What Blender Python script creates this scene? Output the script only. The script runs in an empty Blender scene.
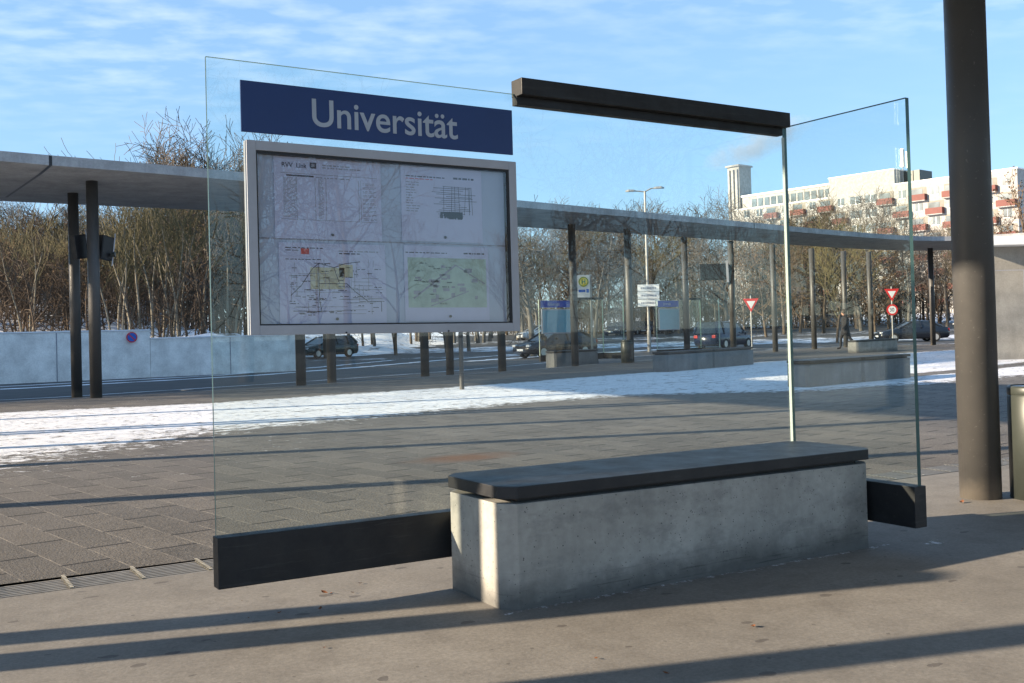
import bpy, bmesh, math, random
from mathutils import Vector, Matrix
R = math.radians
S = bpy.context.scene
COL = S.collection
rnd = random.Random(7)

# ------------------------------------------------------------------ materials
def new_mat(name):
    m = bpy.data.materials.new(name); m.use_nodes = True
    nt = m.node_tree; nt.nodes.clear()
    out = nt.nodes.new('ShaderNodeOutputMaterial')
    return m, nt, out

class NT:
    """tiny node helper"""
    def __init__(s, nt): s.nt = nt
    def n(s, t, **kw):
        x = s.nt.nodes.new(t)
        for k, v in kw.items(): setattr(x, k, v)
        return x
    def l(s, a, b): s.nt.links.new(a, b)
    def math(s, op, a, b=None, c=None, clamp=False):
        x = s.n('ShaderNodeMath', operation=op, use_clamp=clamp)
        for i, v in enumerate((a, b, c)):
            if v is None: continue
            if isinstance(v, (int, float)): x.inputs[i].default_value = v
            else: s.l(v, x.inputs[i])
        return x.outputs[0]
    def mix(s, f, a, b, blend='MIX'):
        x = s.n('ShaderNodeMix', data_type='RGBA', blend_type=blend)
        for i, v in ((0, f), (6, a), (7, b)):
            if isinstance(v, (int, float)): x.inputs[i].default_value = v
            elif isinstance(v, (tuple, list)): x.inputs[i].default_value = tuple(v) + ((1,) if len(v) == 3 else ())
            else: s.l(v, x.inputs[i])
        return x.outputs[2]
    def noise(s, vec, scale, detail=4, rough=.55):
        x = s.n('ShaderNodeTexNoise'); x.inputs['Scale'].default_value = scale
        x.inputs['Detail'].default_value = detail; x.inputs['Roughness'].default_value = rough
        if vec is not None: s.l(vec, x.inputs['Vector'])
        return x.outputs[0]
    def ramp(s, f, a, b, va=(0, 0, 0), vb=(1, 1, 1)):
        x = s.n('ShaderNodeValToRGB'); e = x.color_ramp.elements
        e[0].position = a; e[1].position = b
        e[0].color = tuple(va) + (1,); e[1].color = tuple(vb) + (1,)
        s.l(f, x.inputs[0]); return x.outputs[0]
    def obj(s): return s.n('ShaderNodeTexCoord').outputs['Object']
    def pos(s): return s.n('ShaderNodeNewGeometry').outputs['Position']
    def mapping(s, vec, scale=(1, 1, 1), rot=(0, 0, 0), loc=(0, 0, 0)):
        x = s.n('ShaderNodeMapping'); s.l(vec, x.inputs[0])
        x.inputs['Scale'].default_value = scale; x.inputs['Rotation'].default_value = rot; x.inputs['Location'].default_value = loc
        return x.outputs[0]
    def bump(s, h, strength=.3, dist=.01):
        x = s.n('ShaderNodeBump'); x.inputs['Strength'].default_value = strength; x.inputs['Distance'].default_value = dist
        s.l(h, x.inputs['Height']); return x.outputs[0]

def simple(name, col, rough=.6, metal=0., var=.15, scale=8., bump=0., spec=.5, world=False, coat=0.):
    m, nt, out = new_mat(name); h = NT(nt)
    p = h.n('ShaderNodeBsdfPrincipled'); h.l(p.outputs[0], out.inputs[0])
    p.inputs['Roughness'].default_value = rough; p.inputs['Metallic'].default_value = metal
    p.inputs['Specular IOR Level'].default_value = spec
    p.inputs['Coat Weight'].default_value = coat
    v = h.pos() if world else h.obj()
    f = h.noise(v, scale, 5, .6)
    lo = tuple(c * (1 - var) for c in col); hi = tuple(min(1, c * (1 + var)) for c in col)
    h.l(h.ramp(f, .3, .7, lo, hi), p.inputs['Base Color'])
    if bump: h.l(h.bump(h.noise(v, scale * 6, 4), bump, .005), p.inputs['Normal'])
    return m

M = {}
def worn(name, col, rough, lo=.25, hi=.6):
    m, nt, out = new_mat(name); h = NT(nt)
    p = h.n('ShaderNodeBsdfPrincipled'); h.l(p.outputs[0], out.inputs[0]); v = h.obj()
    d = h.ramp(h.noise(v, 3.5, 8, .72), .42, .75); sc = h.ramp(h.noise(h.mapping(v, (2, 30, 30)), 1.5, 5, .7), .58, .7)
    c = h.mix(h.math('MULTIPLY', d, .22), col, (.075, .072, .068)); c = h.mix(h.math('MULTIPLY', sc, .16), c, (.12, .115, .11))
    h.l(c, p.inputs['Base Color'])
    h.l(h.ramp(h.noise(v, 6, 6, .7), .3, .7, (lo,) * 3, (hi,) * 3), p.inputs['Roughness'])
    h.l(h.bump(h.noise(v, 90, 3), .06, .002), p.inputs['Normal'])
    return m
def column_mat():
    m, nt, out = new_mat('column_paint'); h = NT(nt)
    p = h.n('ShaderNodeBsdfPrincipled'); h.l(p.outputs[0], out.inputs[0]); v = h.pos()
    sp = h.n('ShaderNodeSeparateXYZ'); h.l(v, sp.inputs[0])
    c = h.ramp(h.noise(v, 4, 6, .65), .3, .7, (.058, .057, .056), (.072, .069, .066))
    sp_ = h.ramp(h.noise(v, 45, 3, .6), .66, .72); c = h.mix(h.math('MULTIPLY', sp_, .5), c, (.19, .18, .165))
    scr = h.ramp(h.noise(h.mapping(v, (14, 14, 1.1)), 1.6, 5, .7), .6, .72); c = h.mix(h.math('MULTIPLY', scr, .3), c, (.035, .033, .032))
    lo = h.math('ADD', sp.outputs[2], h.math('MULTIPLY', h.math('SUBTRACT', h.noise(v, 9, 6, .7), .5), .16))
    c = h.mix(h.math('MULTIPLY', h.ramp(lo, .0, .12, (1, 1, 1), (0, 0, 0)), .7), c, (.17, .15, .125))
    h.l(c, p.inputs['Base Color']); h.l(h.ramp(h.noise(v, 8, 6, .7), .3, .7, (.38,) * 3, (.58,) * 3), p.inputs['Roughness'])
    return m
M['column_paint'] = column_mat()
M['dark_steel'] = worn('dark_steel', (.007, .008, .0105), .5, .4, .7)
M['seat_dark'] = worn('seat_dark', (.009, .010, .013), .34, .42, .62)
M['alu'] = simple('aluminium', (.42, .43, .47), .42, .15, .06, 10)
M['board'] = simple('backing_board', (.45, .52, .63), .6, 0, .06, 3)  # blue of the sky light put into the board colour
M['paper'] = simple('paper', (.56, .59, .74), .7, 0, .03, 12)  # bluish sky light put into the paper colour as well
M['ink'] = simple('printed_ink', (.06, .06, .08), .7, 0, .2, 20)
M['ink_grey'] = simple('printed_grey', (.3, .31, .35), .7, 0, .2, 20)
M['ink_red'] = simple('printed_red', (.55, .08, .06), .7, 0, .2, 20)
M['ink_yellow'] = simple('printed_yellow', (.56, .54, .36), .7, 0, .15, 20)
M['ink_green'] = simple('printed_green', (.4, .52, .42), .7, 0, .2, 14)
M['sign_blue'] = simple('sign_blue', (.011, .04, .165), .35, 0, .06, 3)
M['letter'] = simple('letter_grey', (.42, .48, .57), .5, 0, .04, 8)
M['black'] = simple('black_plastic', (.012, .012, .014), .45, 0, .1, 8)
M['white_paint'] = simple('white_paint', (.75, .75, .73), .45, 0, .05, 6)
M['yellow_paint'] = simple('yellow_paint', (.8, .62, .03), .45, 0, .05, 6)
M['green_paint'] = simple('green_paint', (.02, .2, .07), .45, 0, .05, 6)
M['blue_paint'] = simple('blue_paint', (.02, .12, .5), .45, 0, .05, 6)
M['red_paint'] = simple('red_paint', (.6, .03, .025), .45, 0, .08, 6)
M['galv'] = simple('galvanised_steel', (.34, .33, .31), .45, .3, .12, 8)
M['steel_bin'] = simple('bin_steel', (.045, .052, .046), .42, .2, .1, 5, .03)
M['sheet_white'] = simple('sheet_pale', (.22, .46, .56), .5, 0, .05, 6)

def concrete(name, col, rough=.8, streaks=.25):
    m, nt, out = new_mat(name); h = NT(nt)
    p = h.n('ShaderNodeBsdfPrincipled'); h.l(p.outputs[0], out.inputs[0]); p.inputs['Roughness'].default_value = rough
    v = h.obj()
    big = h.noise(v, 1.7, 6, .6); fine = h.noise(v, 22, 4, .6)
    st = h.noise(h.mapping(v, (9, 9, .6)), 1.0, 4)
    c = h.ramp(big, .25, .75, tuple(x * .68 for x in col), tuple(x * 1.2 for x in col))
    c = h.mix(streaks, c, h.ramp(st, .3, .7, (.5, .5, .5), (1, 1, 1)), 'MULTIPLY')
    c = h.mix(.35, c, h.ramp(fine, .3, .7, (.55, .55, .55), (1.1, 1.1, 1.1)), 'MULTIPLY')
    # small air holes
    vo = h.n('ShaderNodeTexVoronoi'); vo.inputs['Scale'].default_value = 24; h.l(v, vo.inputs['Vector'])
    hole = h.math('LESS_THAN', vo.outputs['Distance'], .085)
    pick = h.math('GREATER_THAN', h.noise(v, 6, 2), .56)
    hole = h.math('MULTIPLY', hole, pick)
    c = h.mix(hole, c, tuple(x * .3 for x in col))
    h.l(c, p.inputs['Base Color'])
    hh = h.math('ADD', h.math('MULTIPLY', fine, .5), h.math('MULTIPLY', hole, -1.0))
    h.l(h.bump(hh, .35, .006), p.inputs['Normal'])
    return m
M['bench_concrete'] = concrete('bench_concrete', (.42, .405, .365))
def dirty_foot(m):
    nt = m.node_tree; h = NT(nt); p = [n for n in nt.nodes if n.type == 'BSDF_PRINCIPLED'][0]
    src = p.inputs['Base Color'].links[0].from_socket; v = h.obj()
    sp = h.n('ShaderNodeSeparateXYZ'); h.l(v, sp.inputs[0])
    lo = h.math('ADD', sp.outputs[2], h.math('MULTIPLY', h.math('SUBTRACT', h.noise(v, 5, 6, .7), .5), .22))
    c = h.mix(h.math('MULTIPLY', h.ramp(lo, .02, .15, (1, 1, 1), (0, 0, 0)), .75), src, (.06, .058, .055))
    # blotchy wet stains, runs from the top edge and pin holes of several sizes
    bl = h.ramp(h.noise(h.mapping(v, (1.2, 1.2, 2.2)), 3.2, 7, .68), .5, .68)
    c = h.mix(h.math('MULTIPLY', bl, .5), c, (.13, .13, .125))
    ln = h.ramp(h.noise(h.mapping(v, (1.3, 1.3, 34)), 1.6, 6, .7), .56, .64)
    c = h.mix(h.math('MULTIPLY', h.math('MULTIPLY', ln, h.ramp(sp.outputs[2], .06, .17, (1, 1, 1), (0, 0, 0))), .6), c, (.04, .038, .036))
    run = h.ramp(h.noise(h.mapping(v, (16, 16, .5)), 1.0, 5, .6), .55, .75)
    c = h.mix(h.math('MULTIPLY', h.math('MULTIPLY', run, h.ramp(sp.outputs[2], .15, .5)), .4), c, (.38, .37, .34))
    for sc, th, k in ((38, .13, .5), (70, .16, .56), (15, .05, .5)):
        vo = h.n('ShaderNodeTexVoronoi'); vo.inputs['Scale'].default_value = sc; h.l(v, vo.inputs['Vector'])
        f = h.math('MULTIPLY', h.math('LESS_THAN', vo.outputs['Distance'], th), h.math('GREATER_THAN', h.noise(v, sc * .35, 2), k))
        c = h.mix(h.math('MULTIPLY', f, .8), c, (.05, .05, .048))
    h.l(c, p.inputs['Base Color'])
dirty_foot(M['bench_concrete'])
M['old_concrete'] = concrete('old_concrete', (.2, .205, .205))
M['roof_concrete'] = concrete('roof_concrete', (.38, .39, .4), .8, .35)
M['wall_pale'] = concrete('wall_pale', (.88, .88, .86), .75, .1)
M['wall_beige'] = concrete('wall_beige', (.34, .32, .28), .8, .1)
M['facade'] = concrete('facade', (.36, .35, .335), .8, .12)
M['chimney'] = concrete('chimney_concrete', (.42, .41, .38), .85, .5)

def glass(name, tint=(.93, .968, .955), dust=.008, IOR=1.42):
    m, nt, out = new_mat(name); h = NT(nt)
    t = h.n('ShaderNodeBsdfTransparent'); t.inputs[0].default_value = tint + (1,)
    g = h.n('ShaderNodeBsdfGlossy'); g.inputs['Roughness'].default_value = .004; g.inputs[0].default_value = (1, 1, 1, 1)
    d = h.n('ShaderNodeBsdfDiffuse'); d.inputs[0].default_value = (.7, .72, .74, 1)
    geo = h.n('ShaderNodeNewGeometry')
    ior = h.math('MULTIPLY_ADD', geo.outputs['Backfacing'], 1 / IOR - IOR, IOR)
    fr = h.n('ShaderNodeFresnel'); h.l(ior, fr.inputs['IOR'])
    mx = h.n('ShaderNodeMixShader'); h.l(fr.outputs[0], mx.inputs[0]); h.l(t.outputs[0], mx.inputs[1]); h.l(g.outputs[0], mx.inputs[2])
    ns = h.math('MULTIPLY', h.ramp(h.noise(h.pos(), 1.6, 8, .7), .35, .85), dust, clamp=True)
    m2 = h.n('ShaderNodeMixShader'); h.l(ns, m2.inputs[0]); h.l(mx.outputs[0], m2.inputs[1]); h.l(d.outputs[0], m2.inputs[2])
    h.l(m2.outputs[0], out.inputs[0])
    return m
M['glass'] = glass('pane_glass')
M['case_glass'] = glass('case_glass', (.93, .95, .98), .07, 1.74)
def edge_glass(name, c, k):
    m, nt, out = new_mat(name); h = NT(nt)
    p = h.n('ShaderNodeBsdfPrincipled'); p.inputs['Base Color'].default_value = c + (1,); p.inputs['Roughness'].default_value = .2
    t = h.n('ShaderNodeBsdfTranslucent'); t.inputs[0].default_value = (.25, .5, .45, 1)
    mx = h.n('ShaderNodeMixShader'); mx.inputs[0].default_value = k
    h.l(p.outputs[0], mx.inputs[1]); h.l(t.outputs[0], mx.inputs[2]); h.l(mx.outputs[0], out.inputs[0])
    return m
M['lit_corner_seam'] = simple('lit_corner_seam', (.36, .42, .4), .35, 0, .05, 8)  # corner seam, sunlit edge brightness put into its pale colour
M['glass_edge'] = edge_glass('glass_edge', (.012, .05, .055), .2)
M['glass_edge_light'] = edge_glass('glass_edge_light', (.06, .1, .11), .3)  # paler copy of the edge glass, sunlit look put into its colour
M['glass_edge_far'] = edge_glass('glass_edge_far', (.6, .66, .5), .4)  # bright sunlit look of the far pane edges put into the colour
M['window'] = simple('window_glass', (.085, .115, .135), .2, 0, .6, .35, 0, .4, True)
M['car_glass'] = simple('car_glass', (.012, .016, .02), .06, 0, .1, 3, 0, .8)
M['tyre'] = simple('tyre_rubber', (.012, .012, .012), .8, 0, .1, 10)
M['rim'] = simple('rim_alloy', (.55, .54, .52), .35, .6, .05, 10)
M['lamp_clear'] = simple('lamp_clear', (.5, .52, .54), .15, 0, .1, 9, 0, .8)
M['lamp_red'] = simple('lamp_red', (.35, .01, .01), .25, 0, .1, 9)
def paint(n, c): return simple(n, c, .25, 0, .03, 2, 0, .5, False, .2)
M['car_dark'] = paint('car_paint_dark', (.008, .011, .018))
M['car_green'] = paint('car_paint_green', (.010, .022, .020))
M['car_navy'] = paint('car_paint_navy', (.010, .014, .035))
M['car_silver'] = paint('car_paint_silver', (.35, .36, .38))
M['car_white'] = paint('car_paint_white', (.7, .7, .7))
M['red_brick'] = simple('balcony_red', (.14, .042, .033), .7, 0, .15, 1)
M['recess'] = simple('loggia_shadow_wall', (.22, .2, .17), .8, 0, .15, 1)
M['coat'] = simple('coat_cloth', (.010, .010, .013), .85, 0, .2, 8)
M['skin'] = simple('skin', (.42, .22, .15), .55, 0, .06, 10)
M['hair'] = simple('hair', (.03, .018, .01), .7, 0, .2, 20)
M['leaf_litter'] = simple('dry_leaf', (.2, .075, .03), .8, 0, .4, 25)
M['smoke_src'] = None

def bark(name, a, b):
    m, nt, out = new_mat(name); h = NT(nt)
    p = h.n('ShaderNodeBsdfPrincipled'); p.inputs['Roughness'].default_value = .9; h.l(p.outputs[0], out.inputs[0])
    f = h.noise(h.mapping(h.obj(), (3, 3, .7)), 2.0, 4)
    h.l(h.ramp(f, .3, .7, a, b), p.inputs['Base Color'])
    return m
M['bark_brown'] = bark('bark_brown', (.05, .036, .024), (.13, .095, .065))
M['bark_grey'] = bark('bark_grey', (.06, .055, .048), (.14, .125, .105))
M['bark_pale'] = bark('bark_pale', (0.12, 0.104, 0.072), (0.272, 0.24, 0.184))
M['twig_brown'] = bark('twig_brown', (0.0496, 0.0376, 0.0272), (0.104, 0.0784, 0.0528))
M['twig_red'] = bark('twig_red', (0.0528, 0.036, 0.024), (0.104, 0.0704, 0.0432))
M['twig_olive'] = bark('twig_olive', (0.06, 0.0544, 0.024), (0.136, 0.112, 0.052))
M['twig_grey'] = bark('twig_grey', (0.048, 0.0416, 0.036), (0.104, 0.092, 0.08))
M['leaf_brown'] = bark('leaf_brown', (0.08, 0.048, 0.024), (0.16, 0.1, 0.052))
M['leaf_dark'] = bark('leaf_dark', (.02, .03, .012), (.055, .065, .028))

# ------------------------------------------------------------------ mesh helper
class MB:
    def __init__(s): s.v = []; s.f = []
    def add(s, vs, fs):
        o = len(s.v); s.v += [tuple(x) for x in vs]; s.f += [tuple(i + o for i in f) for f in fs]
    def box(s, x0, x1, y0, y1, z0, z1, mt=None):
        vs = [Vector((x, y, z)) for z in (z0, z1) for y in (y0, y1) for x in (x0, x1)]
        if mt: vs = [mt @ q for q in vs]
        s.add(vs, [(0, 2, 3, 1), (4, 5, 7, 6), (0, 1, 5, 4), (2, 6, 7, 3), (0, 4, 6, 2), (1, 3, 7, 5)])
        return s
    def prism(s, poly, z0, z1):
        n = len(poly)
        f0 = z0 if callable(z0) else (lambda x, y: z0); f1 = z1 if callable(z1) else (lambda x, y: z1)
        vs = [(x, y, f0(x, y)) for x, y in poly] + [(x, y, f1(x, y)) for x, y in poly]
        s.add(vs, [tuple(range(n - 1, -1, -1)), tuple(range(n, 2 * n))] + [(i, (i + 1) % n, n + (i + 1) % n, n + i) for i in range(n)])
        return s
    def tube(s, pts, rad, n=8, cap=True):
        pts = [Vector(p) for p in pts]
        if isinstance(rad, (int, float)): rad = [rad] * len(pts)
        vs = []; fs = []; prev = None
        for i, p in enumerate(pts):
            d = (pts[min(i + 1, len(pts) - 1)] - pts[max(i - 1, 0)])
            d = d.normalized() if d.length > 1e-9 else Vector((0, 0, 1))
            a = prev if prev is not None else (Vector((1, 0, 0)) if abs(d.x) < .9 else Vector((0, 1, 0)))
            a = (a - d * a.dot(d)).normalized(); b = d.cross(a); prev = a
            for k in range(n):
                t = 2 * math.pi * k / n
                vs.append(p + (a * math.cos(t) + b * math.sin(t)) * rad[i])
        for i in range(len(pts) - 1):
            for k in range(n):
                fs.append((i * n + k, i * n + (k + 1) % n, (i + 1) * n + (k + 1) % n, (i + 1) * n + k))
        if cap:
            fs.append(tuple(range(n - 1, -1, -1))); fs.append(tuple(range((len(pts) - 1) * n, len(pts) * n)))
        s.add(vs, fs); return s
    def lathe(s, prof, n=24, c=(0, 0, 0)):
        vs = [(c[0] + r * math.cos(2 * math.pi * k / n), c[1] + r * math.sin(2 * math.pi * k / n), c[2] + z) for r, z in prof for k in range(n)]
        m = len(prof)
        fs = [(i * n + k, i * n + (k + 1) % n, (i + 1) * n + (k + 1) % n, (i + 1) * n + k) for i in range(m - 1) for k in range(n)]
        fs += [tuple(range(n - 1, -1, -1)), tuple(range((m - 1) * n, m * n))]
        s.add(vs, fs); return s
    def xf(s, fn): s.v = [tuple(fn(Vector(q))) for q in s.v]; return s
    def build(s, name, mat, parent=None, org=None, smooth=False, bevel=0., fix=True):
        me = bpy.data.meshes.new(name)
        vs = s.v
        if org is not None: vs = [(q[0] - org[0], q[1] - org[1], q[2] - org[2]) for q in vs]
        me.from_pydata(vs, [], s.f); me.materials.append(mat)
        if fix or bevel:
            bm = bmesh.new(); bm.from_mesh(me)
            bmesh.ops.recalc_face_normals(bm, faces=bm.faces)
            if bevel:
                es = [e for e in bm.edges if len(e.link_faces) == 2 and e.calc_face_angle(0) > .6]
                bmesh.ops.bevel(bm, geom=es, offset=bevel, segments=2, profile=.6, affect='EDGES', clamp_overlap=True)
            bm.to_mesh(me); bm.free()
        if smooth:
            for p in me.polygons: p.use_smooth = True
        me.update()
        o = bpy.data.objects.new(name, me); COL.objects.link(o)
        if parent: o.parent = parent
        return o

def tag(o, label=None, cat=None, group=None, kind=None):
    if label: o['label'] = label
    if cat: o['category'] = cat
    if group: o['group'] = group
    if kind: o['kind'] = kind
    return o
def thing(name, label, cat, loc=(0, 0, 0), rz=0., group=None):
    o = bpy.data.objects.new(name, None); COL.objects.link(o)
    o.empty_display_size = .2
    o.location = loc; o.rotation_euler = (0, 0, rz)
    return tag(o, label, cat, group)
def copy_tree(o, parent=None):
    c = o.copy(); COL.objects.link(c)
    if parent: c.parent = parent
    for ch in [x for x in COL.objects if x.parent == o]: copy_tree(ch, c)
    return c
def sm(a, b, x):
    t = max(0., min(1., (x - a) / (b - a))); return t * t * (3 - 2 * t)
def lerp_poly(P, x):
    if x <= P[0][0]: return P[0][1]
    for (a, b), (c, d) in zip(P, P[1:]):
        if x <= c: return b + (d - b) * (x - a) / (c - a)
    return P[-1][1]
def text_mesh(name, body, size, mat, parent, mt, extrude=.0008, sx=1., org=None):
    cu = bpy.data.curves.new(name, 'FONT'); cu.body = body; cu.size = size; cu.extrude = extrude; cu.align_x = 'LEFT'
    cu.offset = size * .01
    t = bpy.data.objects.new(name + '_src', cu); COL.objects.link(t)
    dg = bpy.context.evaluated_depsgraph_get()
    me = bpy.data.meshes.new_from_object(t.evaluated_get(dg))
    bpy.data.objects.remove(t); bpy.data.curves.remove(cu)
    me.transform(mt @ Matrix.Diagonal((sx, 1, 1, 1))); me.materials.clear(); me.materials.append(mat)
    me.name = name
    o = bpy.data.objects.new(name, me); COL.objects.link(o)
    if parent: o.parent = parent
    return o

# ------------------------------------------------------------------ camera
H = 1.2; YAW, PITCH, ROLL = R(58.6743), R(.8929), R(1.54); F = 1039.07
fw = Vector((math.cos(YAW), math.sin(YAW), 0)); rt = Vector((math.sin(YAW), -math.cos(YAW), 0)); up = Vector((0, 0, 1))
fw2 = fw * math.cos(PITCH) + up * math.sin(PITCH); up2 = up * math.cos(PITCH) - fw * math.sin(PITCH)
rt3 = rt * math.cos(ROLL) - up2 * math.sin(ROLL); up3 = up2 * math.cos(ROLL) + rt * math.sin(ROLL)
cam = bpy.data.cameras.new('camera'); co = bpy.data.objects.new('camera', cam); COL.objects.link(co)
mw = Matrix((rt3, up3, -fw2)).transposed().to_4x4(); mw.translation = (0, 0, H)
co.matrix_world = mw
cam.sensor_fit = 'HORIZONTAL'; cam.sensor_width = 36; cam.lens = F * 36 / 1024
cam.shift_x = (512 - 514.08) / 1024; cam.shift_y = (315.54 - 341.5) / 1024
cam.clip_end = 3000; cam.clip_start = .05
S.camera = co

# ------------------------------------------------------------------ sky and sun
SUN_EL, SUN_AZ = 16., 15.5
anti = Vector((math.cos(R(SUN_EL)) * math.cos(R(SUN_AZ)), -math.cos(R(SUN_EL)) * math.sin(R(SUN_AZ)), -math.sin(R(SUN_EL))))
sl = bpy.data.lights.new('sun', 'SUN'); sl.energy = 5.0; sl.angle = R(.53); sl.color = (1, .83, .62)
so = bpy.data.objects.new('sun', sl); COL.objects.link(so)
so.rotation_euler = anti.to_track_quat('-Z', 'Y').to_euler()
W = bpy.data.worlds.new('World'); S.world = W; W.use_nodes = True
nt = W.node_tree; nt.nodes.clear(); h = NT(nt)
wo = h.n('ShaderNodeOutputWorld'); bg = h.n('ShaderNodeBackground'); h.l(bg.outputs[0], wo.inputs[0])
sky = h.n('ShaderNodeTexSky'); sky.sky_type = 'NISHITA'; sky.sun_disc = False
sky.sun_elevation = R(SUN_EL); sky.sun_rotation = math.atan2(-anti.x, -anti.y)
sky.air_density = 1.0; sky.dust_density = .1; sky.ozone_density = 2.2
bg.inputs['Strength'].default_value = .076
gen = h.n('ShaderNodeTexCoord').outputs['Generated']
sep = h.n('ShaderNodeSeparateXYZ'); h.l(gen, sep.inputs[0])
zz = h.math('ADD', h.math('MAXIMUM', sep.outputs[2], 0.), .07)
cx = h.math('DIVIDE', sep.outputs[0], zz); cy = h.math('DIVIDE', sep.outputs[1], zz)
cmb = h.n('ShaderNodeCombineXYZ'); h.l(cx, cmb.inputs[0]); h.l(cy, cmb.inputs[1])
cv = h.mapping(cmb.outputs[0], (1, 1, 1), (0, 0, R(25)))
n1 = h.noise(h.mapping(cv, (2.3, 3.1, 1)), 2.5, 5, .5)
n2 = h.noise(h.mapping(cv, (1, 1, 1), (0, 0, 0), (3.3, 1.7, 0)), .5, 3, .5)
cl = h.math('MULTIPLY', h.ramp(n1, .42, .8), h.ramp(n2, .36, .62))
cl = h.math('MULTIPLY', cl, h.ramp(sep.outputs[2], .15, .29))
cl = h.math('MULTIPLY', cl, .42)
skyc = h.mix(.5, h.mix(1.0, sky.outputs[0], (1.0, 1.05, 1.15), 'MULTIPLY'), (2.1, 3.75, 5.9))   # thin high veil
cc = h.mix(cl, skyc, (7.4, 7.7, 8.3))
h.l(cc, bg.inputs['Color'])
S.view_settings.view_transform = 'Standard'; S.view_settings.look = 'None'; S.view_settings.gamma = 1
S.view_settings.exposure = 1.42
S.view_settings.use_curve_mapping = False
S.render.engine = 'CYCLES'
S.cycles.transparent_max_bounces = 32; S.cycles.max_bounces = 8

# ------------------------------------------------------------------ ground
TILT = .0091
def gz(x, y):
    return -TILT * (max(-3., min(9., x)) - 2.33) * (1 - sm(8, 16, y))
ROAD = [(-30, 24.9), (-10, 24.6), (2, 24.35), (9, 25.1), (16.6, 27.2), (23, 30.1), (30, 33.3), (37, 36.2), (42, 36.6), (46, 33.5), (48, 28), (49, 20), (49.5, 6)]
def far_z(x, y):
    d = x * fw.x + y * fw.y
    return -.17 + .022 * max(0., d - 75)
def bank(x, y):
    # snow covered slope behind the pale wall, and to the right of it
    a = (1.25 + 3.6 * sm(41.9, 75, y)) * (1 - sm(12.6, 15.0, x)) - .6 * sm(12.6, 15.0, x) if y > 41.75 else -1
    n = -.6 * (x - 20.5) + .8 * (y - 58)
    b = -.32 + 3.4 * sm(-1.5, 30, n) * (1 - sm(38, 64, x))
    return max(a if x < 16 else -1, b)

def zone_ground():
    m, nt, out = new_mat('asphalt_and_snow'); h = NT(nt)
    p = h.n('ShaderNodeBsdfPrincipled'); p.inputs['Roughness'].default_value = .85; h.l(p.outputs[0], out.inputs[0])
    v = h.pos()
    c = h.ramp(h.noise(v, .9, 6, .65), .3, .7, (.04, .041, .044), (.075, .073, .07))
    c = h.mix(.4, c, h.ramp(h.noise(v, 30, 3), .3, .7, (.6, .6, .6), (1.2, 1.2, 1.2)), 'MULTIPLY')
    at = h.n('ShaderNodeAttribute'); at.attribute_name = 'snow'
    s = h.math('ADD', at.outputs['Fac'], h.math('MULTIPLY', h.math('SUBTRACT', h.noise(v, .8, 8, .7), .5), 1.1))
    s = h.ramp(s, .48, .56)
    c = h.mix(s, c, (.7, .72, .77)); h.l(c, p.inputs['Base Color'])
    return m
M['asphalt'] = zone_ground()

def grid(name, xs, ys, zf, mat, snowf=None, parent=None, kind='structure'):
    vs = []; nx, ny = len(xs), len(ys)
    for y in ys:
        for x in xs: vs.append((x, y, zf(x, y)))
    fs = [(j * nx + i, j * nx + i + 1, (j + 1) * nx + i + 1, (j + 1) * nx + i) for j in range(ny - 1) for i in range(nx - 1)]
    me = bpy.data.meshes.new(name); me.from_pydata(vs, [], fs); me.materials.append(mat)
    if snowf:
        a = me.attributes.new('snow', 'FLOAT', 'POINT')
        for i, q in enumerate(vs): a.data[i].value = snowf(q[0], q[1])
    for p in me.polygons: p.use_smooth = True
    o = bpy.data.objects.new(name, me); COL.objects.link(o)
    return tag(o, kind=kind)
def frange(a, b, st):
    n = max(1, int(round((b - a) / st))); return [a + (b - a) * i / n for i in range(n + 1)]

def far_snow(x, y):
    d = x * fw.x + y * fw.y; l = x * rt.x + y * rt.y
    s = .12
    # bits of snow at the verges of the far road
    for (a, b, w, k) in ((58, 62, 1.5, .34), (75, 84, 4, .42), (92, 99, 3, .35), (125, 300, 10, .5)):
        s = max(s, .12 + k * sm(a - w, a, d) * (1 - sm(b, b + w, d)))
    return s
xs = [-900, -500, -300, -150] + frange(-80, 140, 2.5) + [200, 300, 450, 700, 1200]
ys = [-600, -300, -150, -80, -40, 0] + frange(20, 180, 2.5) + [240, 330, 480, 800, 1400]
grid('ground', xs, ys, far_z, M['asphalt'], far_snow)

def snow_mat():
    m, nt, out = new_mat('snow_over_soil'); h = NT(nt)
    p = h.n('ShaderNodeBsdfPrincipled'); p.inputs['Roughness'].default_value = .8; h.l(p.outputs[0], out.inputs[0])
    v = h.pos()
    s = h.ramp(h.noise(v, .55, 8, .7), .36, .43)
    soil = h.ramp(h.noise(v, 6, 5), .3, .7, (.05, .036, .02), (.12, .085, .05))
    h.l(h.mix(s, soil, (.82, .83, .86)), p.inputs['Base Color'])
    h.l(h.bump(h.noise(v, 3, 5), .6, .1), p.inputs['Normal'])
    return m
M['snow_soil'] = snow_mat()
grid('snow_bank', frange(-70, 75, 1.2), [41.76] + frange(43, 130, 1.2), lambda x, y: bank(x, y) + .25 * math.sin(x * .9 + y * .3) * math.sin(y * .7) * (1 if bank(x, y) > 0 and y > 42.5 else 0), M['snow_soil'])

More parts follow.
